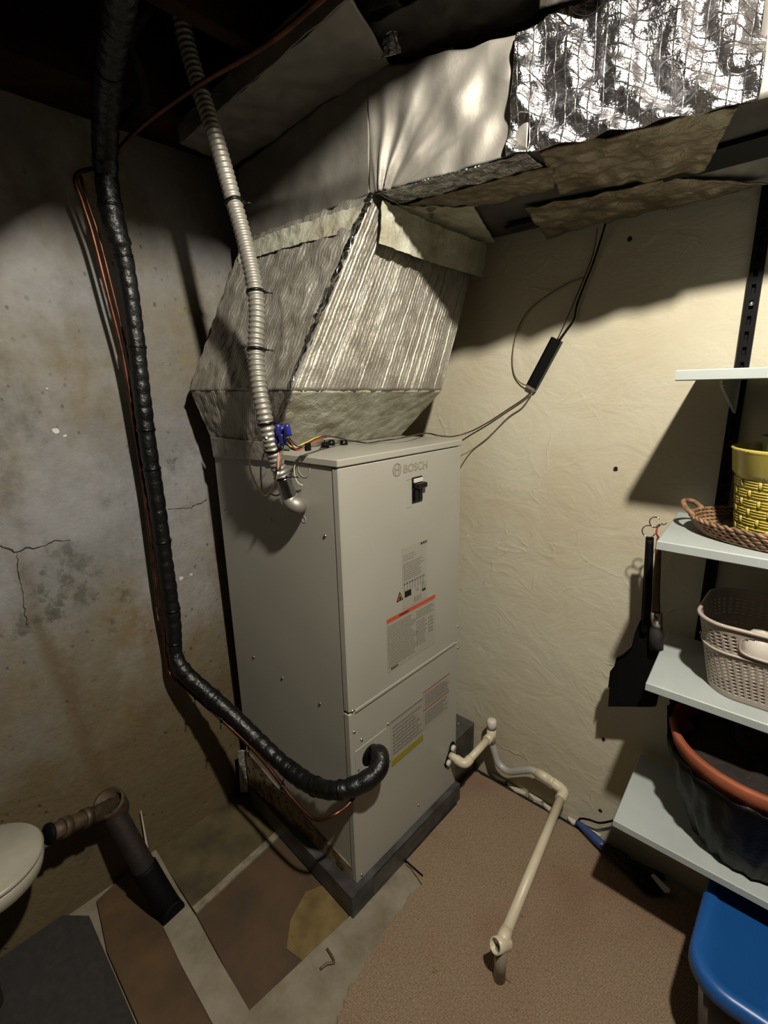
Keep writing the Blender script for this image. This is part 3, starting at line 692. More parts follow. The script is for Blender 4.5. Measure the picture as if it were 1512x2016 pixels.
# 90 degree connector
e0 = cpe[-1]; e1 = A(572,985,'y',-.700); e2 = A(590,1003,'y',-.690); 
m = MB(); m.tube(smooth_path([e0, e0.lerp(e1,.5), e1], .006), [.019]*len(smooth_path([e0, e0.lerp(e1,.5), e1], .006)), 22); m.build('connector_shell', M_chrome, cond)
pts = smooth_path([e1+v_(-.004,0,.012), e1+v_(.004,0,-.004), A(586,996,'y',-.692), v_(A(586,996,'y',-.668).x+.005, -.669, A(586,996,'y',-.668).z)], .004)
m = MB(); m.tube(pts, .0195, 22); m.build('connector_elbow', M_flex, cond)
p = A(574,935,'y',-.715); 
for dz in (0, .010):
    m = MB(); m.tube([p+v_(-.014,0,dz*.6-.004), p+v_(.020,-.012,dz*.6+.002)], .0026, 8); m.build('clamp_screw', M_screw, cond)

# ------------------------------------------------------------------ low-voltage wires and blue caps
def wire(name, pts, r, mt, label=None, cat='wire', group=None, parent=None, step=.006):
    m = MB(); m.tube(smooth_path(pts, step), r, 8); o = m.build(name, mt, parent)
    if label: tag(o, label, cat, group)
    return o
har = thing('control_wiring', 'bundle of coloured thermostat wires strung from blue caps to the cabinet top', 'wiring', tuple(A(560,870,'y',-.715)))
cols = [('yellow',(214,204,70)),('green',(50,130,88)),('teal',(40,104,104)),('white',(214,208,196)),('orange',(206,120,84)),('red',(170,60,44)),('blue_black',(30,30,60))]
for i, (cn_, c) in enumerate(cols):
    mt = plain('wire_'+cn_, c); j = (i-3)*.0022
    end = A(640,872,'z',ZT+.010) if i in (1,2) else (A(677,868,'z',ZT+.012) if i in (0,3,6) else A(652,868,'z',ZT+.010))
    top = A(545+i*4, 862, 'y', -.722)
    mid = A(575+2*i, 880+(i % 3)*3, 'y', -.70); m2 = A(605, 881, 'y', -.675)+v_(0,j,abs(j)+.004)
    m3 = A(636,868,'y',-.60)+v_(0,j,.004+abs(j))
    wire('wire', [top, mid, m2, m3, end+v_(0,j*.5,.004), end+v_(0,j*.3,-.006)], .0015, mt, parent=har)
for i, c in enumerate(((206,120,84),(214,208,196),(190,80,70),(60,110,70))):
    wire('wire', [A(550+i*3,866,'y',-.724), A(545+i*4,885,'y',-.728), A(546+i*3,905,'y',-.735), A(546+i*2,925,'y',-.738)], .0013, plain('wire_drop%d' % i, c), parent=har)
p = A(606,880,'y',-.675); m = MB(); m.cbox(p-v_(.003,.008,.009), p+v_(.003,.008,.009), .001); m.build('cable_tie', M_black, har)
M_nut = mat('blue_cap_plastic', (38,40,130), .4)
for q, dx, a in (((537,848),0,-.2),((549,846),0,-.05),((556,850),.004,.05),((566,846),0,.12),((544,862),.002,-.1),((556,864),.002,.15)):
    c = A(q[0], q[1], 'y', -.733+dx); ax = Vector((a, -.2, 1)).normalized()
    m = MB(); m.lathe([(0,.013),(.0055,.0125),(.0068,.008),(.0080,-.008),(.0086,-.013),(0,-.013)], c, 12, axis=ax); m.build('wire_cap', M_nut, har)
wire('thermostat_cable', [A(548,930,'y',-.742), A(542,948,'y',-.735), A(532,968,'y',-.715), A(522,975,'y',-.71), A(508,960,'y',-.71), A(494,928,'y',-.715), A(490,895,'y',-.72), A(497,870,'y',-.725), A(510,857,'y',-.73), A(525,862,'y',-.755)], .0026, plain('cream_cable', (236,228,206)), 'cream thermostat cable looping beside the ribbed conduit', 'cable')
wire('grey_cable', [A(532,972,'y',-.712), A(545,976,'y',-.705), A(556,968,'y',-.70)][::-1]+[A(518,968,'y',-.70), A(514,945,'y',-.70), A(514,915,'y',-.70), A(520,893,'y',-.705)], .0024, plain('violet_grey_cable', (176,170,184)), 'violet-grey cable in a narrow loop left of the conduit end', 'cable')
wire('cream_wire', [A(583,905,'y',-.674), A(579,925,'y',-.68), A(582,942,'y',-.68), A(588,952,'y',-.675), A(596,955,'y',-.672)], .0014, plain('cream_wire', (206,200,180)), 'stray cream wire curling over the round knock-out on the cabinet side', 'wire')
M_bw = mat('brown_wire', (70,50,36), .5)
wire('brown_wire', [A(680,866,'z',ZT+.012), A(700,869,'z',ZT+.008), A(724,872,'z',ZT+.006), A(750,868,'z',ZT+.006), A(780,864,'z',ZT+.012), A(810,858,'z',ZT+.016), A(840,853,'z',ZT+.010), A(866,858,'z',ZT+.005), A(893,859,'y',-.06), A(925,850,'y',-.02), A(960,832,'y',-.012), A(1000,806,'y',-.010), A(1030,786,'y',-.010), A(1048,770,'y',-.014)], .0022, M_bw, 'brown wire running over the cabinet top and up to the black module', 'wire')
wire('thin_grey_wire', [A(905,898,'y',-.15), A(925,888,'y',-.02), A(960,862,'y',-.006), A(1000,822,'y',-.006), A(1028,802,'y',-.006), A(1048,773,'y',-.014)], .0018, plain('grey_brown_wire', (120,108,88)), 'thin grey wire hanging lower from the black module to the cabinet', 'wire')
wire('loop_wire', [A(1147,546,'y',-.012), A(1120,557,'y',-.008), A(1080,580,'y',-.006), A(1040,612,'y',-.006), A(1018,652,'y',-.006), A(1009,700,'y',-.006), A(1012,735,'y',-.006), A(1024,753,'y',-.008), A(1038,759,'y',-.014)], .0016, plain('dull_wire', (96,84,66)), 'thin wire looping out to the left of the black module', 'wire')
wire('black_wire', [A(1192,440,'y',-.03), A(1180,480,'y',-.012), A(1165,525,'y',-.008), A(1150,562,'y',-.008), A(1136,600,'y',-.008), A(1130,628,'y',-.008), A(1116,648,'y',-.010), A(1100,670,'y',-.014)], .0026, M_blackm, 'black wire coming down from the ducts to the black module', 'wire')
wire('thin_black_wire', [A(1176,450,'y',-.03), A(1170,490,'y',-.010), A(1160,522,'y',-.007), A(1146,556,'y',-.007), A(1128,600,'y',-.007), A(1108,645,'y',-.010), A(1097,668,'y',-.014)], .0016, plain('thin_dark_wire', (48,44,38)), 'thinner dark wire beside the black one above the black module', 'wire')
# black wall module
pa, pb = A(1046,762,'y',-.014), A(1096,668,'y',-.014)
d = (pb-pa).normalized(); sd = Vector((d.z,0,-d.x))*.0155
mod = thing('wall_module', 'slim black module hanging aslant on the plaster wall among wires', 'module', tuple((pa+pb)/2))
m = MB(); m.prism([pa-sd, pb-sd, pb+sd, pa+sd], (0,.012,0)); m.build('case', M_black, mod)
m = MB()
for s_ in (-1, 1): m.prism([pa+sd*s_*.98-sd*.06-v_(0,.004,0), pb+sd*s_*.98-sd*.06-v_(0,.004,0), pb+sd*s_*.98+sd*.06-v_(0,.004,0), pa+sd*s_*.98+sd*.06-v_(0,.004,0)], (0,.008,0))
m.build('case_rail', M_black, mod)
m = MB(); m.prism([pa-sd-d*.008, pa-sd, pa+sd, pa+sd-d*.008], (0,.010,0)); m.build('end_tab', plain('grey_tab', (120,112,98)), mod)

# ------------------------------------------------------------------ PVC drain
drain = thing('drain_pipe', 'white plastic condensate drain pipe running from the cabinet across the carpet', 'pipe', (.95,-.3,.0))
tee = v_(.680,-.055,.222); el1 = v_(.672,-.216,.206)
m = MB(); m.tube(smooth_path([gc+v_(.003,0,-.002), gc+v_(.03,0,-.004), el1+v_(-.014,0,.0)], .01), .0125, 20); m.build('stub_pipe', M_pvc, drain)
m = MB(); m.tube(smooth_path([el1+v_(-.032,0,.002), el1+v_(-.010,.0,0), el1+v_(.002,.008,0), el1+v_(.004,.030,.002)], .004), .0155, 20); m.build('elbow', M_pvc, drain)
m = MB(); m.tube([el1+v_(.003,.015,0), tee+v_(0,-.01,0)], .0128, 20); m.build('pipe_length', M_pvc, drain)
m = MB(); m.tube([tee+v_(0,0,-.028), tee+v_(0,0,.030)], .0162, 20); m.tube([tee+v_(0,-.034,0), tee], .0158, 20); tt = m.build('tee', M_pvc, drain)
m = MB(); m.lathe([(0,.034),(.012,.034),(.0165,.030),(.0172,.016),(.0172,0),(0,0)], tee+v_(0,0,.032), 22); m.build('cap', M_wplas, drain)
g = [tee+v_(0,0,-.02), A(973,1478,'y',-.055), A(981,1502,'y',-.055), A(1000,1518,'y',-.055), A(1025,1517,'y',-.055), A(1046,1516,'y',-.055), A(1060,1523,'y',-.055)]
m = MB(); m.tube(smooth_path(g, .006), .0122, 18); m.build('flexible_tube', M_gtube, drain)
c0, c1, c2 = A(1056,1520,'y',-.055), A(1084,1537,'y',-.055), A(1110,1557,'y',-.058)
m = MB(); m.tube([c0, c1], .0155, 20); m.tube([c0.lerp(c1,.9), c1.lerp(c2,.25)], .0148, 20); m.build('coupling', M_pvc, drain)
pend = v_(1.006,-.560,.112); dd = (pend-c2).normalized()
m = MB(); m.tube(smooth_path([c1.lerp(c2,.2), c1.lerp(c2,.75), c2+v_(.002,-.008,0), c2+dd*.038], .004), .0165, 20); m.build('elbow', M_pvc, drain)
m = MB(); m.tube([c2+dd*.02, pend-dd*.01], .0133, 20); m.build('long_pipe', M_pvc, drain)
mo = Vector((-.28,-.85,.42)).normalized()
m = MB(); m.tube([pend-dd*.035, pend+dd*.004], .0168, 22); 
m.lathe([(.0168,-.022),(.0182,0),(.0182,.022),(.0145,.022),(.0145,-.004),(0,-.006)], pend+dd*.002, 26, axis=mo); m.build('open_tee', M_pvc, drain)
m = MB(); m.tube([pend+v_(.002,-.004,-.006), v_(pend.x+.003,pend.y-.008,.009)], .0145, 20); m.build('clear_leg', M_clear, drain)

# ------------------------------------------------------------------ old waste pipe and tank at left
wp = thing('waste_pipe', 'tarnished brown waste pipe with open elbow standing on the floor by the tank', 'pipe', (.2,-1.04,0))
e = at(218,1590,'x',.09); ft = v_(.235,-1.035,-.004); tk = at(100,1640,'x',.13)
m = MB(); m.tube(smooth_path([e, e.lerp(ft,.5), ft.lerp(e,.42)], .02), .029, 24); m.build('upright', M_iron, wp)
m = MB(); m.tube(smooth_path([ft.lerp(e,.45), ft.lerp(e,.2)+v_(.0,0,.006), ft+v_(-.01,0,.02), ft+v_(.015,.004,.012)], .01), .033, 24); m.build('black_foot', M_blackm, wp)
m = MB(); m.lathe([(.033,-.05),(.036,-.04),(.040,.0),(.040,.014),(.034,.014),(.034,-.01),(0,-.012)], e+v_(.0,0,.012), 26, axis=(.25,-.35,1)); m.build('open_elbow', M_copperd, wp)
m = MB(); m.tube([e+v_(0,0,-.004), e.lerp(tk,.35), e.lerp(tk,.8), tk], [.028,.020,.0205,.020], 18); m.tube([e.lerp(tk,.38), e.lerp(tk,.5)], .0245, 18); m.tube([e.lerp(tk,.72), e.lerp(tk,.84)], .0245, 18); m.build('cross_pipe', M_copperd, wp)
m = MB(); m.lathe([(0,-.003),(.025,-.003),(.025,.003),(0,.003)], tk+ (tk-e).normalized()*.004, 22, axis=(tk-e)); m.build('washer', M_blackm, wp)
tank = thing('water_tank', 'white plastic tank bottom edge jutting in at the left of the picture', 'tank', (.16,-1.47,.2))
tc = v_(.13,-1.372,.365)
m = MB(); m.lathe([(0,-.045),(.07,-.042),(.095,-.034),(.110,-.018),(.115,.004),(.110,.016),(.100,.02),(.095,.022),(0,.022)], tc, 48); m.build('tank_body', M_tankw, tank)
m = MB(); m.lathe([(0,.02),(.10,.02),(.115,.022),(.118,.026),(.112,.032),(0,.038)], tc, 48); m.build('tank_lid', M_tankw, tank)
m = MB(); m.tube([tc+v_(-.02,-.06,-.05), v_(tc.x-.02,tc.y-.06,-.004)], .035, 28); m.build('tank_leg', M_tankw, tank)
# thin white sliver of tape beside the waste pipe, foil bit behind the hose
m = MB(); p = at(277,1596,'x',.012); q = at(290,1672,'x',.014); s_ = v_(0,.003,0)
m.prism([p-s_*.4, p+s_*.4, q+s_, q-s_], (.0015,0,0)); tag(m.build('tape_sliver', M_wplas), 'thin white sliver of tape on the wall above the waste pipe foot', 'tape')
sheet('foil_scrap', at(468,1478,'x',.05), at(492,1476,'x',.06), at(494,1560,'x',.06), at(474,1560,'x',.05), 24, 50, M_foil, None, .006, 30, 31)
tag(bpy.data.objects[[o.name for o in COL.objects if o.name.startswith('foil_scrap') and o.parent is None][0]], 'crumpled foil scrap hanging behind the copper line by the wall', 'foil')

# ------------------------------------------------------------------ shelves
ux = 1.244
up_ = thing('shelf_upright', 'black slotted metal shelf upright screwed to the plaster wall', 'shelf upright', (ux,-.006,.2))
m = MB(); z = .30; 
m.box((ux-.0125,-.013,.28),(ux-.004,-.0005,1.95)); m.box((ux+.004,-.013,.28),(ux+.0125,-.0005,1.95)); m.box((ux-.004,-.0035,.28),(ux+.004,-.0005,1.95))
z = .28
while z < 1.95: m.box((ux-.004,-.013,z),(ux+.004,-.0036,z+.014)); z += .032
m.build('slotted_channel', M_blackm, up_)
for z in (1.585,.30+.5,1.9):
    m = MB(); m.lathe([(0,.004),(.004,.003),(.006,0),(0,0)], (ux,-.013,z), 12, axis=(0,-1,0)); m.build('screw', M_screw, up_)
def outline(x0, x1, y0, y1, r):
    pts = []
    for cx, cy, a0 in ((x0+r,y0+r,PI),(x1-r,y0+r,1.5*PI),(x1-r,y1-r,0),(x0+r,y1-r,.5*PI)):
        pts += [(cx+r*math.cos(a0+k*PI/12), cy+r*math.sin(a0+k*PI/12)) for k in range(7)]
    return pts
SH = [('bottom', .36, 1.158, 1.142), ('middle', .7585, 1.192, 1.170), ('third', 1.087, 1.180, 1.158), ('top', 1.427, 1.177, 1.165)]
labs = ['lowest pale grey wall shelf, above the blue tote', 'pale grey shelf holding the taupe plastic basket', 'pale grey shelf holding the wicker tray and yellow pot', 'topmost pale grey wall shelf, empty']
for (n_, zb, xf, xb), lb in zip(SH, labs):
    sh = thing('wall_shelf', lb, 'shelf', (1.5,-.15,zb), 'pale grey wall shelves')
    m = MB(); c = .0018
    o1 = [(xf,-.30),(2.2,-.30),(2.2,-.016),(xb,-.016)]
    def ins_(k): return [(xf+k,-.30+k),(2.2-k,-.30+k),(2.2-k,-.016-k),(xb+k,-.016-k)]
    vs = [(x,y,zb) for x,y in ins_(c)]+[(x,y,zb+c) for x,y in o1]+[(x,y,zb+.020-c) for x,y in o1]+[(x,y,zb+.020) for x,y in ins_(c)]
    fs = [(3,2,1,0),(12,13,14,15)]
    for k in range(3):
        for i in range(4): j = (i+1) % 4; fs.append((k*4+i,k*4+j,k*4+4+j,k*4+4+i))
    m.add(vs, fs); m.build('board', M_shelf, sh)
    m = MB(); m.prism([(ux-.0025,-.013,zb-.001),(ux-.0025,-.013,zb-.075),(ux-.0025,-.035,zb-.070),(ux-.0025,-.23,zb-.014),(ux-.0025,-.245,zb-.001)], (.005,0,0)); m.build('bracket', M_shelf, sh)
    m = MB(); m.lathe([(0,.003),(.003,.002),(.0045,0),(0,0)], (ux+.003,-.235,zb-.009), 10, axis=(1,-.5,0)); m.build('bracket_screw', M_screw, sh)

# wicker tray on third shelf
TZ = 1.107; TC = v_(1.415,-.150,TZ)
tray = thing('wicker_tray', 'oval woven wicker tray under the yellow pot', 'tray', tuple(TC))
m = MB(); RX, RY = .205, .128
m.lathe([(0,.002),(.9,.002),(.9,.007),(0,.007)], (0,0,0), 48)
for i, v in enumerate(m.v): m.v[i] = (TC.x+v[0]*RX, TC.y+v[1]*RY, TC.z+v[2])
m.build('tray_base', M_wick, tray)
def ell(k, a, z): return v_(TC.x+RX*k*math.cos(a), TC.y+RY*k*math.sin(a), TC.z+z)
for row, (k, z) in enumerate(((.90,.007),(.93,.014),(.955,.021),(.98,.028),(1.0,.035))):
    for s_ in (0, PI):
        N = 200; m = MB(); m.tube([ell(k+.016*math.sin(a*34+s_+row), a, z+.0028*math.cos(a*34+s_+row)) for a in [2*PI*i/N for i in range(N)]], .0030, 6, closed=True); m.build('braid_strand', M_wick, tray)
m = MB(); hpth = smooth_path([ell(.99, PI-.35,.036), ell(1.06,PI-.25,.052), ell(1.09,PI,.058), ell(1.06,PI+.2,.05), ell(.99,PI+.3,.036)], .006)
m.tube(hpth, .0055, 8); m.build('handle', M_wick, tray)
for i in range(0, len(hpth)-1, 1):
    pass
# glass saucer
GC = v_(1.374,-.160,TZ+.0075)
m = MB(); m.lathe([(0,0),(.085,0),(.105,.010),(.112,.026),(.109,.026),(.102,.012),(.084,.003),(0,.003)], GC, 48)
tag(m.build('glass_saucer', M_glass), 'clear glass saucer beneath the yellow pot', 'saucer')
# yellow pot with woven relief
PC = v_(1.374,-.160,TZ+.0112); yp = thing('yellow_pot', 'yellow glazed flower pot with basket-weave relief', 'pot', tuple(PC))
prof = [(0,0),(.076,0),(.080,.003),(.092,.118),(.094,.122),(.101,.130),(.106,.172),(.109,.176),(.106,.179),(.101,.176),(.094,.128),(.088,.11),(.072,.008),(0,.008)]
m = MB(); m.lathe(prof, PC, 64); m.build('pot_body', M_yp, yp)
NB = 14
for row in range(6):
    z0 = .010+row*.0185
    m = MB()
    for b in range(NB):
        a0 = 2*PI*(b+(.5 if row % 2 else 0))/NB
        for st in range(3):
            zz = z0+.003+st*.0052
            pts = []
            for k in range(9):
                a = a0+(k/8)*(2*PI/NB)*.80; r = .0795+.0120*zz/.118+ .0016*math.sin(PI*k/8)
                pts.append(PC+v_(r*math.cos(a), r*math.sin(a), zz))
            m.tube(pts, .0023, 5)
        a = a0+(2*PI/NB)*.90; r0 = .0800+.012*z0/.118
        m.tube([PC+v_(r0*math.cos(a), r0*math.sin(a), z0), PC+v_((r0+.002)*math.cos(a), (r0+.002)*math.sin(a), z0+.016)], .0036, 6)
    m.build('weave_row', M_yp, yp)
m = MB(); m.lathe([(0,.03),(.05,.03),(.066,.165),(.070,.195),(.072,.200),(.066,.200),(.060,.165),(0,.15)], v_(1.384,-.150,TZ+.0112), 40)
tag(m.build('green_pot', M_green), 'small grey-green pot nested inside the yellow pot', 'pot')

# basket on middle shelf
BZ = .7795; bx0, bx1, by0, by1 = 1.262, 1.56, -.283, -.055
bk = thing('plastic_basket', 'taupe perforated plastic basket on the middle shelf', 'basket', (1.41,-.17,BZ))
def rr_pt(s, inset, z):
    """point along a rounded rectangle, s in 0..1 starting at the left back corner, going over the front"""
    x0, x1, y0, y1 = bx0+inset, bx1-inset, by0+inset, by1-inset; r = .062
    segs = [('l', (x0,y1-r),(x0,y0+r)),('a',(x0+r,y0+r),PI),('l',(x0+r,y0),(x1-r,y0)),('a',(x1-r,y0+r),1.5*PI),('l',(x1,y0+r),(x1,y1-r)),('a',(x1-r,y1-r),0),('l',(x1-r,y1),(x0+r,y1)),('a',(x0+r,y1-r),.5*PI)]
    L = [math.dist(g[1],g[2]) if g[0]=='l' else r*PI/2 for g in segs]; tot = sum(L); d = (s % 1)*tot
    for g, l in zip(segs, L):
        if d <= l+1e-9:
            if g[0]=='l': k = d/l; return v_(g[1][0]+(g[2][0]-g[1][0])*k, g[1][1]+(g[2][1]-g[1][1])*k, z)
            a = g[2]+(d/l)*PI/2; return v_(g[1][0]+r*math.cos(a), g[1][1]+r*math.sin(a), z)
        d -= l
    return v_(x0, y1-r, z)
NS, NR = 264, 44; HB = .170
vs = []; fs = []
for j in range(NR+1):
    z = HB*j/NR; ins = .030*(1-z/HB)
    for i in range(NS): vs.append(rr_pt(i/NS, ins, BZ+z))
def hole(i, j):
    z = HB*(j+.5)/NR; p = rr_pt((i+.5)/NS, 0, 0)
    if p.y < by0+.003 and 1.345 < p.x < 1.475 and .118 < z < .158:
        return (((p.x-1.41)/.065)**4+((z-.138)/.02)**4) < 1
    if p.y < by0+.003 and 1.330 < p.x < 1.49 and z > .105: return False
    if z < .015 or z > .150 or .102 < z < .114: return False
    return (i % 4 in (0, 1) and j % 2 == 0)
for j in range(NR):
    for i in range(NS):
        if not hole(i, j):
            i2 = (i+1) % NS; fs.append((j*NS+i, j*NS+i2, (j+1)*NS+i2, (j+1)*NS+i))
fs.append(tuple(range(NS-1,-1,-1)))
m = MB(); m.add(vs, fs, True); wl = m.build('basket_wall', M_bask, bk, recalc=False); so = wl.modifiers.new('s','SOLIDIFY'); so.thickness = .0022; so.offset = 0
m = MB(); m.tube([rr_pt(i/160, -.001, BZ+HB) for i in range(160)], .0042, 8, closed=True); m.build('rim', M_bask, bk)
m = MB(); m.tube([rr_pt(i/160, .0105-.001, BZ+.108) for i in range(160)], .0030, 6, closed=True); m.build('middle_band', M_bask, bk)
m = MB(); m.tube([v_(1.41+.066*math.copysign(abs(math.cos(a))**.5, math.cos(a)), by0+.0055-.001, BZ+.138+.021*math.copysign(abs(math.sin(a))**.5, math.sin(a))) for a in [2*PI*k/48 for k in range(48)]], .0030, 6, closed=True); m.build('handle_ring', M_bask, bk)
jar = thing('white_tub', 'round white tub with blue-grey rim inside the basket', 'tub', (1.43,-.15,BZ+.004))
JC = v_(1.440,-.122,BZ+.004)
m = MB(); m.lathe([(0,0),(.045,0),(.048,.004),(.056,.112),(.052,.112),(.044,.006),(0,.006)], JC, 40); m.build('tub_body', M_wplas, jar)
m = MB(); m.lathe([(.0565,.112),(.0595,.112),(.0605,.130),(.0575,.133),(.053,.131),(.052,.113)], JC, 40, closed=True); m.build('tub_rim', M_bblue, jar)
for (x, y, rz, lb) in ((1.372,-.196,.2,'white rounded bottle behind the left of the basket handle opening'),(1.450,-.212,-.15,'white rounded bottle behind the right of the basket handle opening')):
    m = MB(); m.lathe([(0,0),(.028,0),(.033,.01),(.034,.10),(.030,.122),(.018,.136),(0,.140)], (x, y, BZ+.004), 28)
    tag(m.build('white_bottle', M_wplas), lb, 'bottle', 'bottles in the basket')

# large pot on bottom shelf
BP = v_(1.415,-.150,.3805)
tp_ = thing('terracotta_pot', 'large terracotta pot of dry soil wrapped in black plastic on the lowest shelf', 'pot', tuple(BP))
m = MB(); m.lathe([(0,.004),(.11,.004),(.168,.215),(.180,.220),(.192,.262),(.188,.266),(.176,.264),(.165,.22),(0,.20)], BP, 64); m.build('pot_body', M_terra, tp_)
m = MB(); m.lathe([(0,.228),(.08,.232),(.166,.222)], BP, 40, fn=lambda r,z,a,j: r); 
for i, v in enumerate(m.v): m.v[i] = (v[0], v[1], v[2]+.012*nz(v, 30, 2))
m.build('soil', M_soil, tp_)
m = MB()
def bagr(r, z, a, j): return r*(1+.018*math.sin(a*17+z*30)+.016*math.sin(a*29-z*22)) if r > .02 else r
ztop = lambda a: .0
m.lathe([(0,.001),(.108,.001),(.122,.012),(.140,.06),(.158,.11),(.172,.16),(.184,.20),(.190,.226),(.187,.226),(.180,.20),(.168,.16),(.154,.11),(.136,.06),(.118,.014),(0,.004)], BP, 96, fn=bagr)
for i, v in enumerate(m.v):
    a = math.atan2(v[1]-BP.y, v[0]-BP.x); z = v[2]-BP.z
    if z > .19 and (a > 2.2 or a < -2.9): m.v[i] = (v[0]-.008, v[1], v[2]+.055)
m.build('black_wrap', M_bag, tp_)
m = MB(); m.lathe([(.0,.24),(.05,.25),(.055,.30),(.045,.31),(0,.30)], BP+v_(-.02,.03,0), 14, fn=lambda r,z,a,j: r*(1+.3*math.sin(a*3+j)))
m.build('dry_leaves', M_soil, tp_)

# blue tote
tt_ = thing('storage_tote', 'grey storage tote with curved blue lid on the carpet under the shelves', 'tote', (1.62,-.29,.008))
def rrect(x0, x1, y0, y1, r, z):
    return [(x, y, z) for x, y in outline(x0, x1, y0, y1, r)]
def loft(m, rings):
    n = len(rings[0]); vs = [p for rg in rings for p in rg]; fs = []
    for k in range(len(rings)-1):
        for i in range(n): j = (i+1) % n; fs.append((k*n+i,k*n+j,(k+1)*n+j,(k+1)*n+i))
    fs += [tuple(range(n-1,-1,-1)), tuple(range((len(rings)-1)*n, len(rings)*n))]
    return m.add(vs, fs, True)
m = MB(); loft(m, [rrect(1.40,1.93,-.44,-.07,.04,.0085), rrect(1.375,1.95,-.465,-.05,.05,.262)]); m.build('tote_body', M_tote, tt_)
m = MB(); loft(m, [rrect(1.362,1.965,-.482,-.036,.075,.262), rrect(1.355,1.97,-.488,-.032,.08,.268), rrect(1.355,1.97,-.488,-.032,.08,.290), rrect(1.362,1.965,-.482,-.038,.075,.300), rrect(1.378,1.95,-.466,-.052,.06,.301), rrect(1.384,1.944,-.460,-.058,.055,.293)])
m.build('lid', M_blue, tt_)

# dustpan and brush
YP = -.115
pan = thing('dustpan', 'black metal dustpan hanging against the plaster wall beside the shelves', 'dustpan', tuple(at(1275,1060,'y',YP)))
m = MB(); out = [(1271,1058),(1287,1058),(1285,1120),(1283,1175),(1281,1212),(1290,1240),(1303,1268),(1305,1300),(1300,1350),(1291,1388),(1285,1392),(1197,1391),(1200,1350),(1204,1318),(1212,1308),(1216,1292),(1228,1286),(1246,1270),(1252,1245),(1262,1220),(1266,1150)]
ps = [at(x, y, 'y', YP) for x, y in out]; m.prism(ps, (0,.0022,0)); m.build('pan', M_blackm, pan)
m = MB()
for a, b in zip(ps[6:9], ps[7:10]): 
    if (a-b).length > 1e-4: m.prism([a, b, b+v_(0,-.012,0), a+v_(0,-.012,0)], (.0016,0,0))
m.build('raised_side', M_blackm, pan)
m = MB()
for a, b in zip(ps[12:19], ps[13:20]): m.prism([a, b, b+v_(0,-.012,0), a+v_(0,-.012,0)], (.0016,0,0))
m.build('raised_side', M_blackm, pan)
m = MB(); pts = [at(x, y, 'y', YP-.005) for x, y in ((1279,1062),(1277,1130),(1274,1200),(1268,1245))]; m.tube(smooth_path(pts, .01), .009, 10); m.build('handle', M_blackm, pan)
YB = -.125
br = thing('hearth_brush', 'brush with varnished wooden handle hanging next to the dustpan', 'brush', tuple(at(1294,1090,'y',YB)))
m = MB(); pts = [at(x, y, 'y', YB) for x, y in ((1298,1060),(1296,1085),(1294,1130),(1292,1170),(1292,1206))]; m.tube(smooth_path(pts, .01), [.006+.0035*k/20 for k in range(len(smooth_path(pts, .01)))], 12); m.build('handle', M_wood, br)
a, b = at(1292,1204,'y',YB), at(1292,1234,'y',YB); m = MB(); m.tube([a, b], .0135, 16); m.build('ferrule', M_screw, br)
c = at(1292,1277,'y',YB); m = MB(); m.tube([b, b.lerp(c,.5), c], [.0138,.0165,.0160], 16); m.build('bristles', M_brist, br)
m = MB(); m.tube([at(1294,1036,'y',YB), at(1292,1050,'y',YB), at(1298,1062,'y',YB)], .0025, 6); m.build('red_loop', M_rope, br)
hk = thing('wire_hooks', 'curled chrome wire hooks at the end of the shelf above the dustpan', 'hook', tuple(at(1284,1045,'y',YB)))
for q, r in (((1277,1046),.0145),((1290,1028),.0125)):
    p = at(q[0], q[1], 'y', YB-.002); m = MB(); m.tube([p+v_(r*math.cos(a), 0, r*math.sin(a)) for a in [(.25+k*.09)*PI for k in range(20)]], .0014, 8); m.build('hook', M_chrome, hk)
m = MB(); m.tube(smooth_path([at(1293,1036,'y',YB), at(1301,1031,'y',YB), at(1306,1033,'y',YB+.02), at(1312,1030,'y',YB+.05)], .004), .0014, 8); m.build('hook_arm', M_chrome, hk)

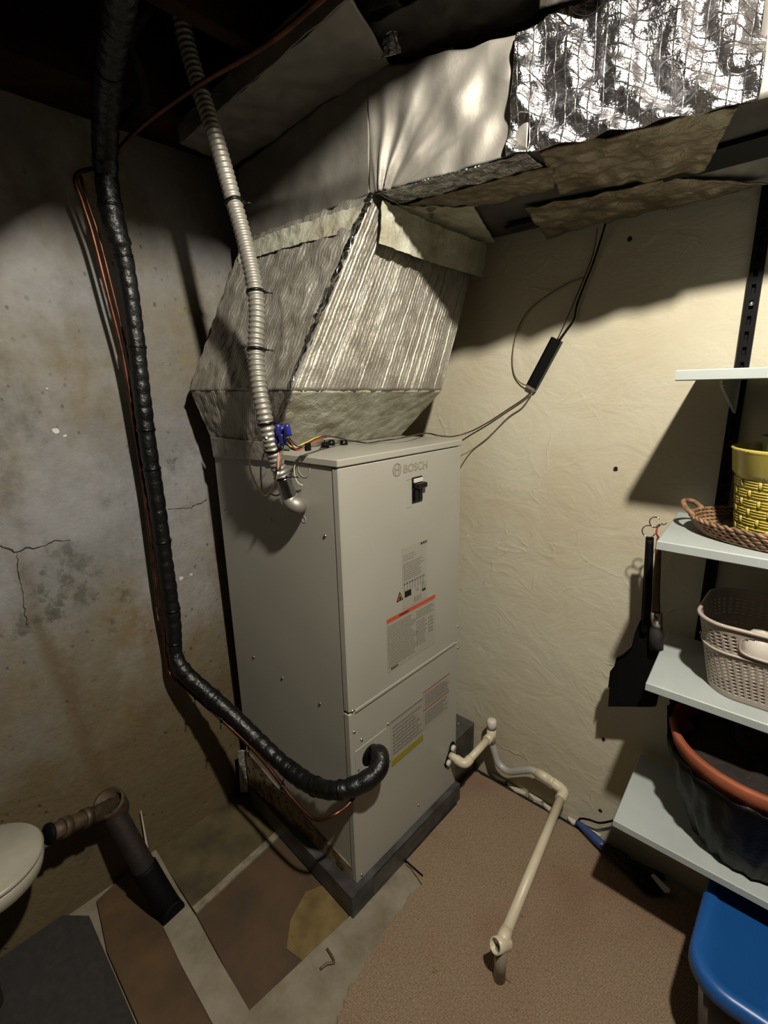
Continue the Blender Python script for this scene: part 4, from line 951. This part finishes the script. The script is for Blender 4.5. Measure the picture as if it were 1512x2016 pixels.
# whisk by the wall under the lowest shelf
wk = thing('hand_broom', 'small dark broom with blue grip lying on the carpet below the lowest shelf', 'broom', (1.1,-.05,.01))
P_ = [at(1136,1618,'z',.030), at(1160,1640,'z',.032), at(1190,1668,'z',.034)]
m = MB(); m.tube(smooth_path(P_, .01), [.008,.009,.0105,.0115,.012,.013,.0135,.014,.014,.014,.014,.014][:len(smooth_path(P_, .01))] + [.014]*max(0, len(smooth_path(P_, .01))-12), 10); m.build('grip', M_hb, wk)
m = MB()
for k in range(46):
    s_ = at(1188,1667,'z',.034)+v_(random.uniform(-.008,.008), random.uniform(-.010,.006), random.uniform(-.008,.008))
    e_ = at(random.uniform(1270,1312), random.uniform(1725,1765), 'z', .014); e_.z = random.uniform(.012,.03); e_.y = min(e_.y, -.025)
    m.tube([s_, s_.lerp(e_, .5)+v_(0,0,-.002), e_], .0028, 5)
m.build('bristle_bundle', M_brist, wk)['kind'] = 'stuff'
m = MB(); a, b = at(1284,1724,'z',.028), at(1314,1756,'z',.028); d = (b-a).normalized(); n_ = v_(-d.y,d.x,0)*.009
m.prism([a-n_*.7, b-n_, b+d*.006, b+n_, a+n_*.7], (0,0,.005)); tag(m.build('white_scraper', M_wplas), 'small white plastic scraper lying at the broom end', 'scraper')
wire('extension_cord', [at(1136,1624,'z',.02), at(1142,1612,'z',.045), at(1160,1614,'y',-.03), at(1180,1620,'y',-.03), at(1205,1616,'y',-.03), at(1240,1606,'y',-.03)], .0032, M_blackm, 'black cord along the wall foot behind the lowest shelf', 'cord')
wire('dropped_wire', [at(785,1682,'z',.012), at(805,1700,'z',.011), at(832,1724,'z',.011)], .0025, M_blackm, 'short dark scrap lying at the carpet corner by the plinth', 'scrap')
wire('floor_scrap', [at(644,1868,'z',.004), at(652,1880,'z',.0045), at(658,1895,'z',.004), at(645,1897,'z',.004), at(630,1908,'z',.004)], .0032, plain('olive_scrap', (86,80,52)), 'curled olive scrap on the pale concrete strip', 'scrap')

for o in COL.objects:
    if o.name.startswith('printed_text'): o['kind'] = 'stuff'
